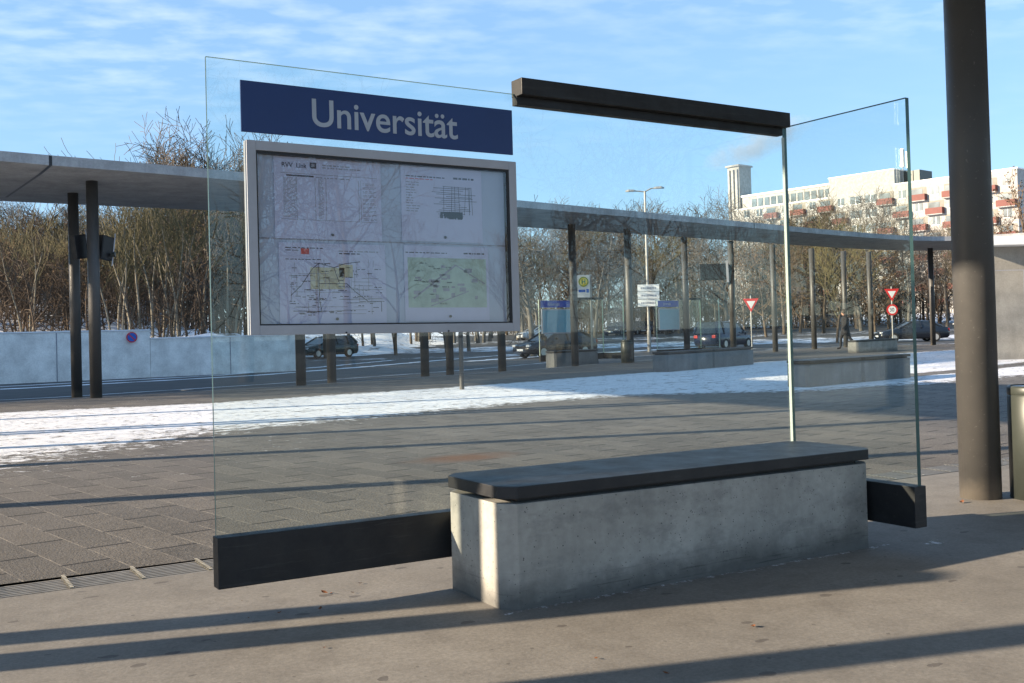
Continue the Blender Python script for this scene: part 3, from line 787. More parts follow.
# ------------------------------------------------------------------ ring shaped canopy
INNER = [(60, 9.4), (30, 9.2), (15, 7.2), (9, 6.2), (5, 7.4), (2, 8.6), (.6, 10.6), (.8, 13), (1.0, 17.5), (-.4, 21.6), (2.0, 22.32), (5.57, 22.92), (10, 23.9), (15.64, 25.37), (21.76, 26.7), (30.57, 28.7), (36, 29.75),
         (39.6, 30.15), (41.6, 29.6), (42.9, 28.3), (43.6, 26.2), (44.2, 20), (60, 15)]
OUTER = [(60, 1.2), (30, 1.2), (15, -3), (9, -4), (3, -3.4), (-2.0, 1), (-4.3, 6.2), (-4.8, 12), (-4.9, 20), (-4.4, 25.6), (-1.5, 28.2), (3, 28.8), (8.7, 29.1), (13, 29.5), (18.6, 30.4), (25.5, 31.6), (35.1, 33.6),
         (40.2, 34.6), (44.8, 34.9), (47.6, 33.6), (48.8, 30.5), (50, 24), (64, 20)]  # near side out of view widened to block sky light
def smooth_pts(P, n=3):
    out = []
    for i in range(len(P) - 1):
        p0, p1, p2, p3 = (Vector(P[max(i - 1, 0)]), Vector(P[i]), Vector(P[i + 1]), Vector(P[min(i + 2, len(P) - 1)]))
        for k in range(n):
            t = k / n
            out.append(.5 * ((2 * p1) + (p2 - p0) * t + (2 * p0 - 5 * p1 + 4 * p2 - p3) * t * t + (3 * p1 - p0 - 3 * p2 + p3) * t ** 3))
    out.append(Vector(P[-1])); return out
IN, OUT = smooth_pts(INNER), smooth_pts(OUTER)
ca = thing('ring_canopy', 'long curved flat concrete canopy on slim dark columns ringing the bus plaza', 'canopy', (0, 22, 0))
ZC = 4.78
n = len(IN); b = MB(); vs = []
for p, q in zip(IN, OUT):
    d = (q - p)
    ib, ob = p + d * .16, p + d * .82
    vs += [(p.x, p.y, ZC + .2), (p.x, p.y, ZC), (ib.x, ib.y, ZC - .03), (ob.x, ob.y, ZC - .03), (q.x, q.y, ZC + .03), (q.x, q.y, ZC + .23)]
fs = []
for i in range(n - 1):
    for k in range(6):
        fs.append((i * 6 + k, i * 6 + (k + 1) % 6, (i + 1) * 6 + (k + 1) % 6, (i + 1) * 6 + k))
fs += [tuple(range(6)), tuple(range((n - 1) * 6, n * 6))]
b.add(vs, fs); roof = b.build('roof', M['roof_concrete'], ca, (0, 22, 0))
# expansion joints
def on_line(P, x):
    for p, q in zip(P, P[1:]):
        if p.x <= x <= q.x and p.y > 20: return p.lerp(q, (x - p.x) / (q.x - p.x))
for ax, bx_ in ((2.93, 2.5), (15.0, 14.2), (27.5, 26.5)):
    A, B_ = on_line(IN, ax), on_line(OUT, bx_); d = (B_ - A); dn = d.normalized(); nn = Vector((-dn.y, dn.x)) * .03
    A = A - dn * .006
    P_, Q_ = A + d * .165, A + d * .8
    jb = MB()
    V_ = [(A.x - nn.x, A.y - nn.y, ZC + .19), (A.x + nn.x, A.y + nn.y, ZC + .19)]
    for q, z_ in ((A, ZC - .006), (P_, ZC - .036), (Q_, ZC - .036)): V_ += [(q.x - nn.x, q.y - nn.y, z_), (q.x + nn.x, q.y + nn.y, z_)]
    jb.add(V_, [(0, 1, 3, 2), (2, 3, 5, 4), (4, 5, 7, 6)])
    jb.build('roof_joint', M['black'], roof, (0, 22, 0), fix=False)
def column(x, y, r=.125, z0=None, ring=True):
    z0 = gz(x, y) - .02 if z0 is None else z0
    b = MB(); b.lathe([(r, z0), (r, ZC - .03)], 32, (x, y, 0))
    o = b.build('column', M['column_paint'], ca, (0, 22, 0), smooth=False)
    for p in o.data.polygons: p.use_smooth = abs(p.normal.z) < .5
    return o
main_col = column(6.51, 4.52, .136)
cl_ = MB(); cl_.lathe([(.16, gz(6.5, 4.5) - .01), (.158, gz(6.5, 4.5) + .008), (.137, gz(6.5, 4.5) + .012)], 32, (6.51, 4.52, 0)); cl_.build('base_grout', M['old_concrete'], main_col, (0, 0, 0))
tag(main_col, 'thick dark round column at the right edge of the photo with sunlit lower part')
for x, y in ((3.98, 24.2), (8.95, 25.05), (13.35, 26.95), (16.35, 27.65), (19.8, 28.68), (22.74, 29.46), (30.42, 32.4), (37.52, 34.51), (42.58, 35.4), (44.04, 32.89)):
    column(x, y, .125)
for x, y in ((3.9, 26.3), (10.0, 25.65), (14.9, 28.35), (27.12, 31.5), (33.75, 33.3), (40.71, 35.4)):
    column(x, y, .12, -.19 if y > yroad(x) else None)
# columns of the ring on the near left, outside the frame: their long shadows cross the picture
for x, y in ((-2.9, 4.26), (-2.6, 9.5), (-2.2, 12.35), (-1.4, 14.25), (-2.3, 16.6), (-1.6, 16.75), (-2.4, 19.9)):
    column(x, y, .12)

for x, y, hh, lb in ((-2.85, 5.58, 2.0, 'added head high shadow caster out of view on the left, the one nearer the plaza'), (-2.45, 5.12, 1.9, 'added head high shadow caster out of view on the left, the one nearer the viewer')):
    t = thing('shadow_post', lb, 'post', (x, y, gz(x, y)), 0, 'added posts casting stripes of shade on the platform')  # added out of view, placed and sized to cast the shade stripes
    b = MB(); b.lathe([(.12 if y < 5.3 else .1, -.05), (.12 if y < 5.3 else .1, hh)], 24); b.build('shaft', M['column_paint'], t)
    b = MB(); b.lathe([(.125, hh), (.125, hh + .03), (.05, hh + .06)], 24); b.build('cap', M['dark_steel'], t)
# litter bins
def make_bin(label, x, y, z, r=.2, hh=.76, a=0., small=False):
    t = thing('litter_bin', label, 'litter bin', (x, y, z), a, 'round litter bins')
    b = MB(); b.lathe([(r, -.02), (r, hh - .07), (r * .985, hh - .066), (r * .985, hh - .06), (r, hh - .056), (r, hh - .01), (r - .008, hh), (r - .02, hh), (r - .022, hh - .03)], 40)
    o = b.build('body', M['steel_bin'], t)
    for p in o.data.polygons: p.use_smooth = abs(p.normal.z) < .5
    b = MB(); b.lathe([(r - .03, hh - .03), (r - .03, hh - .006)], 28); b.build('lid', M['alu'], t)
    b = MB()
    A = [R(-38 + k * 8) for k in range(11)]
    q = [((r + .004) * math.cos(k), (r + .004) * math.sin(k)) for k in A]
    m = len(q); b.add([(x_, y_, .12) for x_, y_ in q] + [(x_, y_, hh - .12) for x_, y_ in q], [(i, i + 1, m + i + 1, m + i) for i in range(m - 1)])
    b.build('door_panel', M['black'], t, fix=False)
    return t
make_bin('grey steel litter bin cut by the right photo edge beside the big column', 6.805, 4.255, gz(6.8, 4.2), .2, .775, R(-118 + 45))
make_bin('small grey litter bin beside a far canopy column', 22.45, 29.3, 0, .21, .8, R(-60))

# bollard post on the snow
t = thing('thin_post', 'thin dark waist high post standing alone in the snow', 'post', (10.55, 19.55, 0))
b = MB(); b.lathe([(.05, -.05), (.05, 1.2), (.04, 1.24)], 16); b.build('shaft', M['column_paint'], t, smooth=False)
b = MB(); b.lathe([(.052, 1.1), (.052, 1.16)], 16); b.build('cap_band', M['black'], t)

# ------------------------------------------------------------------ far benches and shelters
make_bench('long low dark concrete bench in snow seen through the right end of the glass', 1.92, .5, .5, (15.02, 14.0, 0), R(9), 2, mat='old_concrete')
make_bench('long dark concrete bench below the second far glass shelter', 2.55, .5, .54, (18.1, 21.85, 0), R(19), 2, mat='old_concrete')
bA = make_bench('far bench with pale sunlit end below the bus stop sign', 2.3, .5, .5, (19.62, 29.6, 0), R(14), 1, mat='old_concrete')
make_bench('short far bench in front of the black saloon', 3.6, .45, .5, (32.75, 27.9, 0), R(14), 1, mat='bench_concrete')
def far_shelter(loc, rz, L, dep, label, beam):
    t = thing('far_shelter', label, 'shelter', loc, rz, 'far glass shelters')
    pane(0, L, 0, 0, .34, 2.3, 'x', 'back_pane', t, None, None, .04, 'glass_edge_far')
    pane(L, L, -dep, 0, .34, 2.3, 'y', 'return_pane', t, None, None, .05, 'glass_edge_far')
    b = MB(); b.box(0, L + .04, -.04, .04, .13, .35); b.build('base_rail', M['dark_steel'], t)
    b = MB(); b.box(L - .045, L + .045, -dep, -.041, .13, .35); b.build('base_rail', M['dark_steel'], t)
    for x in (.6, L - .4):
        b = MB(); b.box(x - .1, x + .1, -.03, .03, -.1, .14); b.build('foot', M['dark_steel'], t)
    b = MB(); b.box(L * .5, L, -.08, .07, 2.29, 2.37); b.build('top_beam', M['dark_steel'], t)
    # sign and case on the pane stay things of their own
    c, s_ = math.cos(rz), math.sin(rz)
    def at(x, y, z): return (loc[0] + x * c - y * s_, loc[1] + x * s_ + y * c, loc[2] + z)
    return t, at
def far_sign(at, rz, w, label1, label2):
    g = thing('far_name_sign', label1, 'sign', at(.08, -.02, 2.02), rz, 'far stop name signs')
    b = MB(); b.box(0, w, -.012, 0, 0, .24); b.build('sign_plate', M['sign_far'], g)
    tm = text_mesh('lettering', 'Universität', .15, M['letter'], g, Matrix.Translation((w * .24, -.0135, .065)) @ Matrix.Rotation(R(90), 4, 'X'), .0006, .75 * w / 1.35)
    g = thing('far_notice_case', label2, 'notice board', at(.08, -.02, 1.1), rz, 'far notice cases')
    b = MB(); b.box(0, w, -.05, -.005, 0, .86); b.build('case_frame', M['alu'], g)
    b = MB(); b.box(.04, w - .04, -.054, -.051, .04, .82); b.build('sheet', M['sheet_white'], g)
M['sign_far'] = simple('sign_far_blue', (.02, .09, .5), .4, 0, .06, 3)
t, at = far_shelter((19.6, 30.55, 0), R(6), 3.0, 1.1, 'far glass shelter with blue sign beside the yellow bus stop sign', 1)
far_sign(at, R(6), 1.4, 'small blue name sign on the far left shelter', 'pale notice case under the blue sign of the far left shelter')
t, at = far_shelter((25.9, 31.85, 0), R(6), 2.5, 1.0, 'far glass shelter with blue sign behind the long dark bench', 1)
far_sign(at, R(6), 1.15, 'small blue name sign on the far shelter behind the long dark bench', 'pale notice case of the far shelter behind the long dark bench')

# ------------------------------------------------------------------ signs and lamps
FACE = YAW - R(90)      # turns local -Y towards the camera side
def disc(r, y, z, n=28, rx=1): return [(r * math.cos(2 * math.pi * k / n), y, z + r * math.sin(2 * math.pi * k / n)) for k in range(n)]
def plate(poly, y0, y1):
    b = MB(); n = len(poly); b.add([(x, y0, z) for x, _, z in poly] + [(x, y1, z) for x, _, z in poly], [tuple(range(n)), tuple(range(2 * n - 1, n - 1, -1))] + [(i, n + i, n + (i + 1) % n, (i + 1) % n) for i in range(n)])
    return b
def rectp(x0, x1, z0, z1): return [(x0, 0, z0), (x1, 0, z0), (x1, 0, z1), (x0, 0, z1)]
# bus stop sign
t = thing('bus_stop_sign', 'white bus stop sign with yellow disc and green H beside the far shelter', 'bus stop sign', (23.1, 32.75, -.17), FACE)
b = MB(); b.lathe([(.04, 0), (.04, 3.5)], 12, (.27, .03, 0)); b.build('pole', M['galv'], t)
b = plate(rectp(-.24, .24, 2.6, 3.48), -.02, .0); pl = b.build('plate', M['white_paint'], t)
plate(disc(.2, 0, 3.22), -.026, -.021).build('yellow_disc', M['yellow_paint'], t)
b = MB()
for k in range(28):
    a0, a1 = 2 * math.pi * k / 28, 2 * math.pi * (k + 1) / 28
    b.add([(r_ * math.cos(q), -.0285, 3.22 + r_ * math.sin(q)) for r_, q in ((.155, a0), (.185, a0), (.185, a1), (.155, a1))], [(0, 1, 2, 3)])
b.build('green_ring', M['green_paint'], t, fix=False)
b = MB(); b.box(-.07, -.035, -.029, -.0265, 3.12, 3.32); b.box(.035, .07, -.029, -.0265, 3.12, 3.32); b.box(-.035, .035, -.029, -.0265, 3.2, 3.24); b.build('letter_h', M['green_paint'], t)
b = MB(); b.box(-.2, .06, -.024, -.0205, 2.82, 2.92); b.box(.1, .2, -.024, -.0205, 2.8, 2.94); b.build('route_panel', M['blue_paint'], t)
# triple direction sign on the lamp post
t = thing('street_lamp', 'tall grey street lamp with two arms and white direction boards behind the canopy', 'street lamp', (37.8, 47.2, -.17), FACE)
b = MB(); b.lathe([(.11, 0), (.11, 1.2), (.075, 1.25), (.06, 9.3)], 14); b.build('pole', M['galv'], t)
for s_, dz in ((-1, -.02), (1, .12)):
    b = MB(); b.tube([(0, 0, 9.25), (s_ * .35, 0, 9.32 + dz), (s_ * .55, 0, 9.33 + dz)], .035, 8); ar = b.build('arm', M['galv'], t)
    b = MB()
    prof = [(.5, .05, .04), (.65, .1, .07), (.95, .13, .08), (1.12, .05, .04)]
    vs = []
    for x_, w_, h_ in prof: vs += [(s_ * x_, -w_, 9.3 + dz), (s_ * x_, w_, 9.3 + dz), (s_ * x_, w_ * .6, 9.3 + dz + h_ * 1.6), (s_ * x_, -w_ * .6, 9.3 + dz + h_ * 1.6)]
    fs = [(i * 4 + k, i * 4 + (k + 1) % 4, i * 4 + 4 + (k + 1) % 4, i * 4 + 4 + k) for i in range(3) for k in range(4)] + [(0, 1, 2, 3), (12, 13, 14, 15)]
    b.add(vs, fs); b.build('lamp_head', M['galv'], ar)
t2 = thing('direction_sign', 'three stacked white direction boards with grey lettering strapped to the street lamp', 'sign', (37.75, 47.1, 2.45), FACE)
for k in range(3):
    z0 = k * .43
    b = plate(rectp(-.62, .62, z0, z0 + .4), -.16, -.13); bd = b.build('board', M['white_paint'], t2)
    b = MB(); r = random.Random(k); x = -.45
    while x < .4:
        w_ = .03 + r.random() * .06; b.box(x, x + w_, -.165, -.161, z0 + .14, z0 + .25); x += w_ + .025
    b.build('lettering', M['ink_grey'], bd)
b = MB()
for z_ in (.2, .62, 1.06): b.box(-.09, .09, -.13, .09, z_ - .02, z_ + .02)
b.build('strap', M['galv'], t2)

def tri(w_, z, inv=True): return [(-w_, 0, z + w_ * .87), (0, 0, z - w_ * .87), (w_, 0, z + w_ * .87)]
def yield_sign(loc, label, extra):
    t = thing('yield_sign', label, 'road sign', loc, FACE, 'yield signs')
    ztop = 3.2 if extra else 2.75
    b = MB(); b.lathe([(.035, 0), (.035, ztop + .2)], 10, (0, .03, 0)); b.build('pole', M['galv'], t)
    plate(tri(.42, ztop - .3), -.03, -.01).build('red_border', M['red_paint'], t)
    plate(tri(.235, ztop - .275), -.036, -.031).build('white_field', M['white_paint'], t)
    if extra:
        z = ztop - 1.15
        plate(disc(.32, 0, z), -.03, -.01).build('limit_ring', M['red_paint'], t)
        plate(disc(.225, 0, z), -.036, -.031).build('limit_field', M['white_paint'], t)
        text_mesh('limit_number', '30', .3, M['ink'], t, Matrix.Translation((-.17, -.0375, z - .1)) @ Matrix.Rotation(R(90), 4, 'X'), .0006, .95)
    return t
yield_sign((40.03, 41.2, -.17), 'red and white yield sign on its own pole beside the dark van', False)
yield_sign((49.84, 39.9, -.17), 'yield sign above a round red ringed 30 limit sign', True)
# passenger displays on columns
def display(loc, rz, label, two=True):
    t = thing('passenger_display', label, 'display', loc, rz, 'passenger displays on canopy columns')
    for s_ in ((-1, 1) if two else (-1,)):
        mt = Matrix.Translation((s_ * .42, 0, .33)) @ Matrix.Rotation(R(8 * s_), 4, 'Y') @ Matrix.Rotation(R(18), 4, 'Z') if two else Matrix.Translation((-.85, 0, .35)) @ Matrix.Rotation(R(-8), 4, 'X')
        w_ = .24 if two else .6
        b = MB(); b.box(-w_, w_, -.1, .1, -.36, .3, mt); hs = b.build('housing', M['dark_steel'], t, bevel=.01)
        b = MB(); b.box(-w_ + .03, w_ - .03, -.108, -.1015, -.3, .26, mt); b.build('screen', M['black'], hs)
        b = MB(); b.box(w_ * .8, w_ * .95, -.13, -.11, -.5, .42, mt); b.build('bracket', M['alu'], t)
    b = MB(); b.box(-.45 if two else -.3, .45 if two else .0, .0, .06, .3, .36); b.build('mounting_arm', M['dark_steel'], t)
    if two:
        b = MB(); b.tube([(.52, -.12, .1), (.62, -.2, .12)], [.05, .075], 10); b.build('speaker_horn', M['steel_bin'], t)
    return t
dp = display((4.02, 24.5, 3.08), FACE + R(48), 'pair of dark slanted passenger displays on the far left canopy column', True); dp.scale = (.72, .72, .8)
display((30.42, 32.2, 3.15), FACE, 'single dark passenger display on a far canopy column', False)

# ------------------------------------------------------------------ pale wall on the left, with no parking sign
pw = thing('pale_wall', 'long low pale concrete wall running below the wood on the left', 'wall', (0, 41.2, -.17))
b = MB()
P = [(-40, 41.3, 1.62), (-22, 41.2, 1.62), (-8, 41.0, 1.62), (3.5, 40.85, 1.62), (8.75, 41.15, 1.55), (14.7, 41.2, 1.3)]
o_ = (0, 41.2, -.17)
for (x0, y0, h0), (x1, y1, h1) in zip(P, P[1:]):
    if x1 > 8.8: h0 = 1.3
    b.add([(x0, y0, -.3), (x1 - .012, y1, -.3), (x1 - .012, y1, h0), (x0, y0, h0), (x0, y0 + .3, -.3), (x1 - .012, y1 + .3, -.3), (x1 - .012, y1 + .3, h0), (x0, y0 + .3, h0)],
          [(0, 1, 2, 3), (5, 4, 7, 6), (3, 2, 6, 7), (4, 0, 3, 7), (1, 5, 6, 2)])
b.build('wall_panel', M['wall_pale'], pw, o_)
b = MB()
for (x0, y0, h0), (x1, y1, h1) in zip(P, P[1:]):
    if x1 > 8.8: h0 = 1.3
    b.add([(x0, y0 - .03, h0 + .003), (x1, y1 - .03, h0 + .003), (x1, y1 + .33, h0 + .003), (x0, y0 + .33, h0 + .003), (x0, y0 - .03, h0 + .05), (x1, y1 - .03, h0 + .05), (x1, y1 + .33, h0 + .05), (x0, y0 + .33, h0 + .05)],
          [(4, 5, 6, 7), (0, 1, 5, 4), (3, 2, 1, 0), (2, 3, 7, 6)])
b.build('snow_cap', M['snow_white'], pw, o_)
for x_ in (-6, -2.2, 1.6, 5.4, 11.8):
    y_ = lerp_poly([(q[0], q[1]) for q in P], x_); b = MB(); b.box(x_, x_ + .035, y_ - .012, y_ + .02, -.2, (1.6 if x_ < 8.5 else 1.28)); b.build('panel_joint', M['ink_grey'], pw, o_)
t = thing('no_parking_sign', 'round blue no parking sign with red ring on the pale wall', 'road sign', (8.05, 41.02, 1.38), R(0))
plate(disc(.2, 0, 0), -.03, .0).build('red_ring', M['red_paint'], t)
plate(disc(.16, 0, 0), -.036, -.031).build('blue_field', M['blue_paint'], t)
b = MB(); b.box(-.16, .16, -.04, -.037, -.02, .02, Matrix.Rotation(R(45), 4, 'Y')); b.build('red_bar', M['red_paint'], t)

# ------------------------------------------------------------------ grey building on the right
d_ = Vector((rt.x, rt.y)).normalized(); nn = Vector((-d_.y, d_.x))
A = Vector((26.95, 19.2)) + d_ * .0
gb = thing('service_building', 'low beige service building with plain door at the right edge behind the column', 'building', (A.x, A.y, 0), math.atan2(d_.y, d_.x))
b = MB(); b.prism([(0, 0), (9, 0), (14, 7), (5.2, 7)], -.1, 3.3); b.build('wall', M['wall_beige'], gb)
b = MB(); b.prism([(-.15, -.7), (9.1, -.7), (14.2, 7.1), (5.1, 7.1)], 3.303, 3.56); b.build('roof', M['white_paint'], gb, bevel=.02)  # sunlit fascia brightness put into the white roof colour
b = MB(); b.box(.72, .74, -.006, 0, .1, 2.62); b.box(.74, 1.9, -.006, 0, 2.6, 2.62); b.box(1.9, 1.92, -.006, 0, .1, 2.62); fr_ = b.build('door_gap', M['ink_grey'], gb)
b = MB(); b.box(.74, 1.9, -.004, 0, .1, 2.6); dr = b.build('door', M['wall_beige'], gb)
b = MB(); b.box(.8, .83, -.05, -.005, 1.2, 1.26); b.box(.75, .77, -.03, -.0065, .5, .6); b.box(.75, .77, -.03, -.0065, 2.2, 2.3); b.build('handle', M['black'], dr)

# ------------------------------------------------------------------ apartment block far behind
Pc = Vector((177.72, 113.79)); fd = Vector((.154, -.988)).normalized(); ab_rz = math.atan2(-fd.y, -fd.x)   # local +X runs left along the facade
ab = thing('apartment_block', 'large pale apartment block with red balcony fronts behind the trees', 'building', (Pc.x, Pc.y, 0), ab_rz)
# local: x 0..62 along facade (to the left), facade at y=0, camera side is +y? determined below
ly = Vector((-math.sin(ab_rz), math.cos(ab_rz)))
sgn = 1 if ly.dot(-Vector((Pc.x, Pc.y))) > 0 else -1     # +1: camera on +y side
def B(mb, x0, x1, y0, y1, z0, z1):   # y measured outwards from the facade
    a_, c_ = sorted((sgn * y0, sgn * y1)); return mb.box(x0, x1, a_, c_, z0, z1)
TOP = 28.6; FL = 2.95; BAY = 3.45; NB = 18
b = MB(); B(b, 0, 39.5, -12, 0, -2, TOP); B(b, 39.5, 63.9, -12, 0, -2, TOP - 1.0); B(b, 39.5, 63.9, -11, -2.6, TOP - 1.0, TOP + 2.2); B(b, 24.5, 39.5, -11.5, -.5, TOP, TOP + 3.2)
b.build('wall', M['facade'], ab)
b = MB(); B(b, 39.3, 64.1, -11.3, -2.3, TOP + 2.2, TOP + 2.6); B(b, -.15, 24.4, -12.15, .12, TOP, TOP + .22); B(b, 24.4, 39.6, -11.7, -.35, TOP + 3.2, TOP + 3.4); B(b, 39.6, 64.1, -2.2, .12, TOP - 1.0, TOP - .75)
b.build('roof_edge', M['white_paint'], ab)
b = MB(); B(b, 21, 25, -9, -4, TOP + .22, TOP + 3.0); b.build('roof_cabin', M['steel_bin'], ab)
for i in range(NB):
    x0 = .2 + i * BAY
    for k in range(8):
        z = TOP - 1.0 - (k + 1) * FL + .15
        wide = i in (8, 9)
        if wide or (i + k) % 2 == 0 or i == 17:
            b = MB(); w_ = 2.6 if wide else 1.5
            xx = x0 + (BAY - w_) / 2; B(b, xx, xx + w_, .01, .05, z + .9, z + 2.45); f_ = b.build('window', M['window'], ab)
            b = MB(); B(b, xx + w_ * .5 - .04, xx + w_ * .5 + .04, .055, .1, z + .9, z + 2.45); b.build('mullion', M['white_paint'], f_)
            b = MB(); B(b, xx - .08, xx + w_ + .08, .012, .13, z + .78, z + .89); b.build('sill', M['white_paint'], f_)
        else:
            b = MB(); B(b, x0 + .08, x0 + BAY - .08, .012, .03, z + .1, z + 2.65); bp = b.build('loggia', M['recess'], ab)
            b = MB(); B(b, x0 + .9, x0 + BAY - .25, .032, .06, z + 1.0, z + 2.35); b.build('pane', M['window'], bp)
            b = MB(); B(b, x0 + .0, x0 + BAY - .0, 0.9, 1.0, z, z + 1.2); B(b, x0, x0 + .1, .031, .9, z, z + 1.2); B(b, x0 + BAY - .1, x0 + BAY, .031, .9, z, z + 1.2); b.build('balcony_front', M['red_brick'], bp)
            b = MB(); B(b, x0, x0 + BAY, .031, 1.0, z - .16, z - .003); b.build('slab', M['facade'], bp)
for i in range(12):
    x0 = 40.5 + i * 1.75
    b = MB(); B(b, x0, x0 + 1.25, -2.58, -2.5, TOP - .3, TOP + 1.5); b.build('attic_window', M['window'], ab)
for i in range(6):
    b = MB(); a_, c_ = -.01, .06
    x_ = -.06; b.box(x_, -.005, *sorted((sgn * -9, sgn * -7.5)), TOP - 4 - i * FL, TOP - 2.4 - i * FL); b.build('side_window', M['window'], ab)
cm = MB(); B(cm, 64.0, 67.3, -6.5, -2.0, -2, 38.1); ch_ = cm.build('chimney', M['chimney'], ab)
for x_ in (64.3, 65.4, 66.5):
    b = MB(); B(b, x_, x_ + .35, -1.997, -1.6, 5, 37.4); b.build('chimney_rib', M['facade'], ch_)
b = MB(); B(b, 63.7, 67.6, -6.8, -1.5, 38.103, 38.5); b.build('chimney_cap', M['facade'], ch_)
def mast(x, hh, label):
    t = thing('antenna_mast', label, 'antenna', (ab.matrix_basis @ Vector((x, sgn * -3, TOP))), ab_rz, 'antenna masts on the apartment roof')
    b = MB(); b.tube([(0, 0, 0), (0, 0, hh)], .09, 8); b.build('mast_tube', M['galv'], t)
    b = MB(); b.box(-.28, .28, .1, .35, hh * .5, hh - .1); b.box(-.28, .28, -.35, -.1, hh * .5, hh - .1); b.build('aerial_panel', M['white_paint'], t)
mast(24.0, 7.6, 'taller antenna mast with white panels on the apartment roof')
mast(22.8, 6.9, 'shorter antenna mast with white panels next to the taller one')

# smoke from the chimney
def smoke():
    m, nt, out = new_mat('chimney_smoke'); h = NT(nt)
    v = h.n('ShaderNodeVolumePrincipled'); h.l(v.outputs[0], out.inputs['Volume'])
    v.inputs['Color'].default_value = (.75, .72, .72, 1)
    co_ = h.obj(); d = h.noise(co_, .22, 5, .65)
    g = h.n('ShaderNodeVectorMath', operation='LENGTH'); h.l(h.mapping(co_, (1 / 15., 1 / 3.2, 1 / 4.2)), g.inputs[0])
    fall = h.ramp(g.outputs['Value'], .15, 1.0, (1, 1, 1), (0, 0, 0))
    den = h.math('MULTIPLY', h.math('MULTIPLY', h.ramp(d, .38, .7), fall), .5)
    h.l(den, v.inputs['Density']); return m
cpos = ab.matrix_basis @ Vector((60, sgn * -4.2, 43.0))
b = MB(); b.lathe([(.2, -4.3), (2.2, -3.6), (3.8, -1.8), (4.3, 0), (3.8, 1.8), (2.2, 3.6), (.2, 4.3)], 16)
b.xf(lambda q: Vector((q.x * 3.4, q.y * .75, q.z)))
o = b.build('smoke', smoke()); o.location = cpos; o.rotation_euler = (0, R(-22), math.atan2(rt.y, rt.x)); tag(o, 'faint grey smoke drifting right from the tall chimney', 'smoke', None, 'stuff')

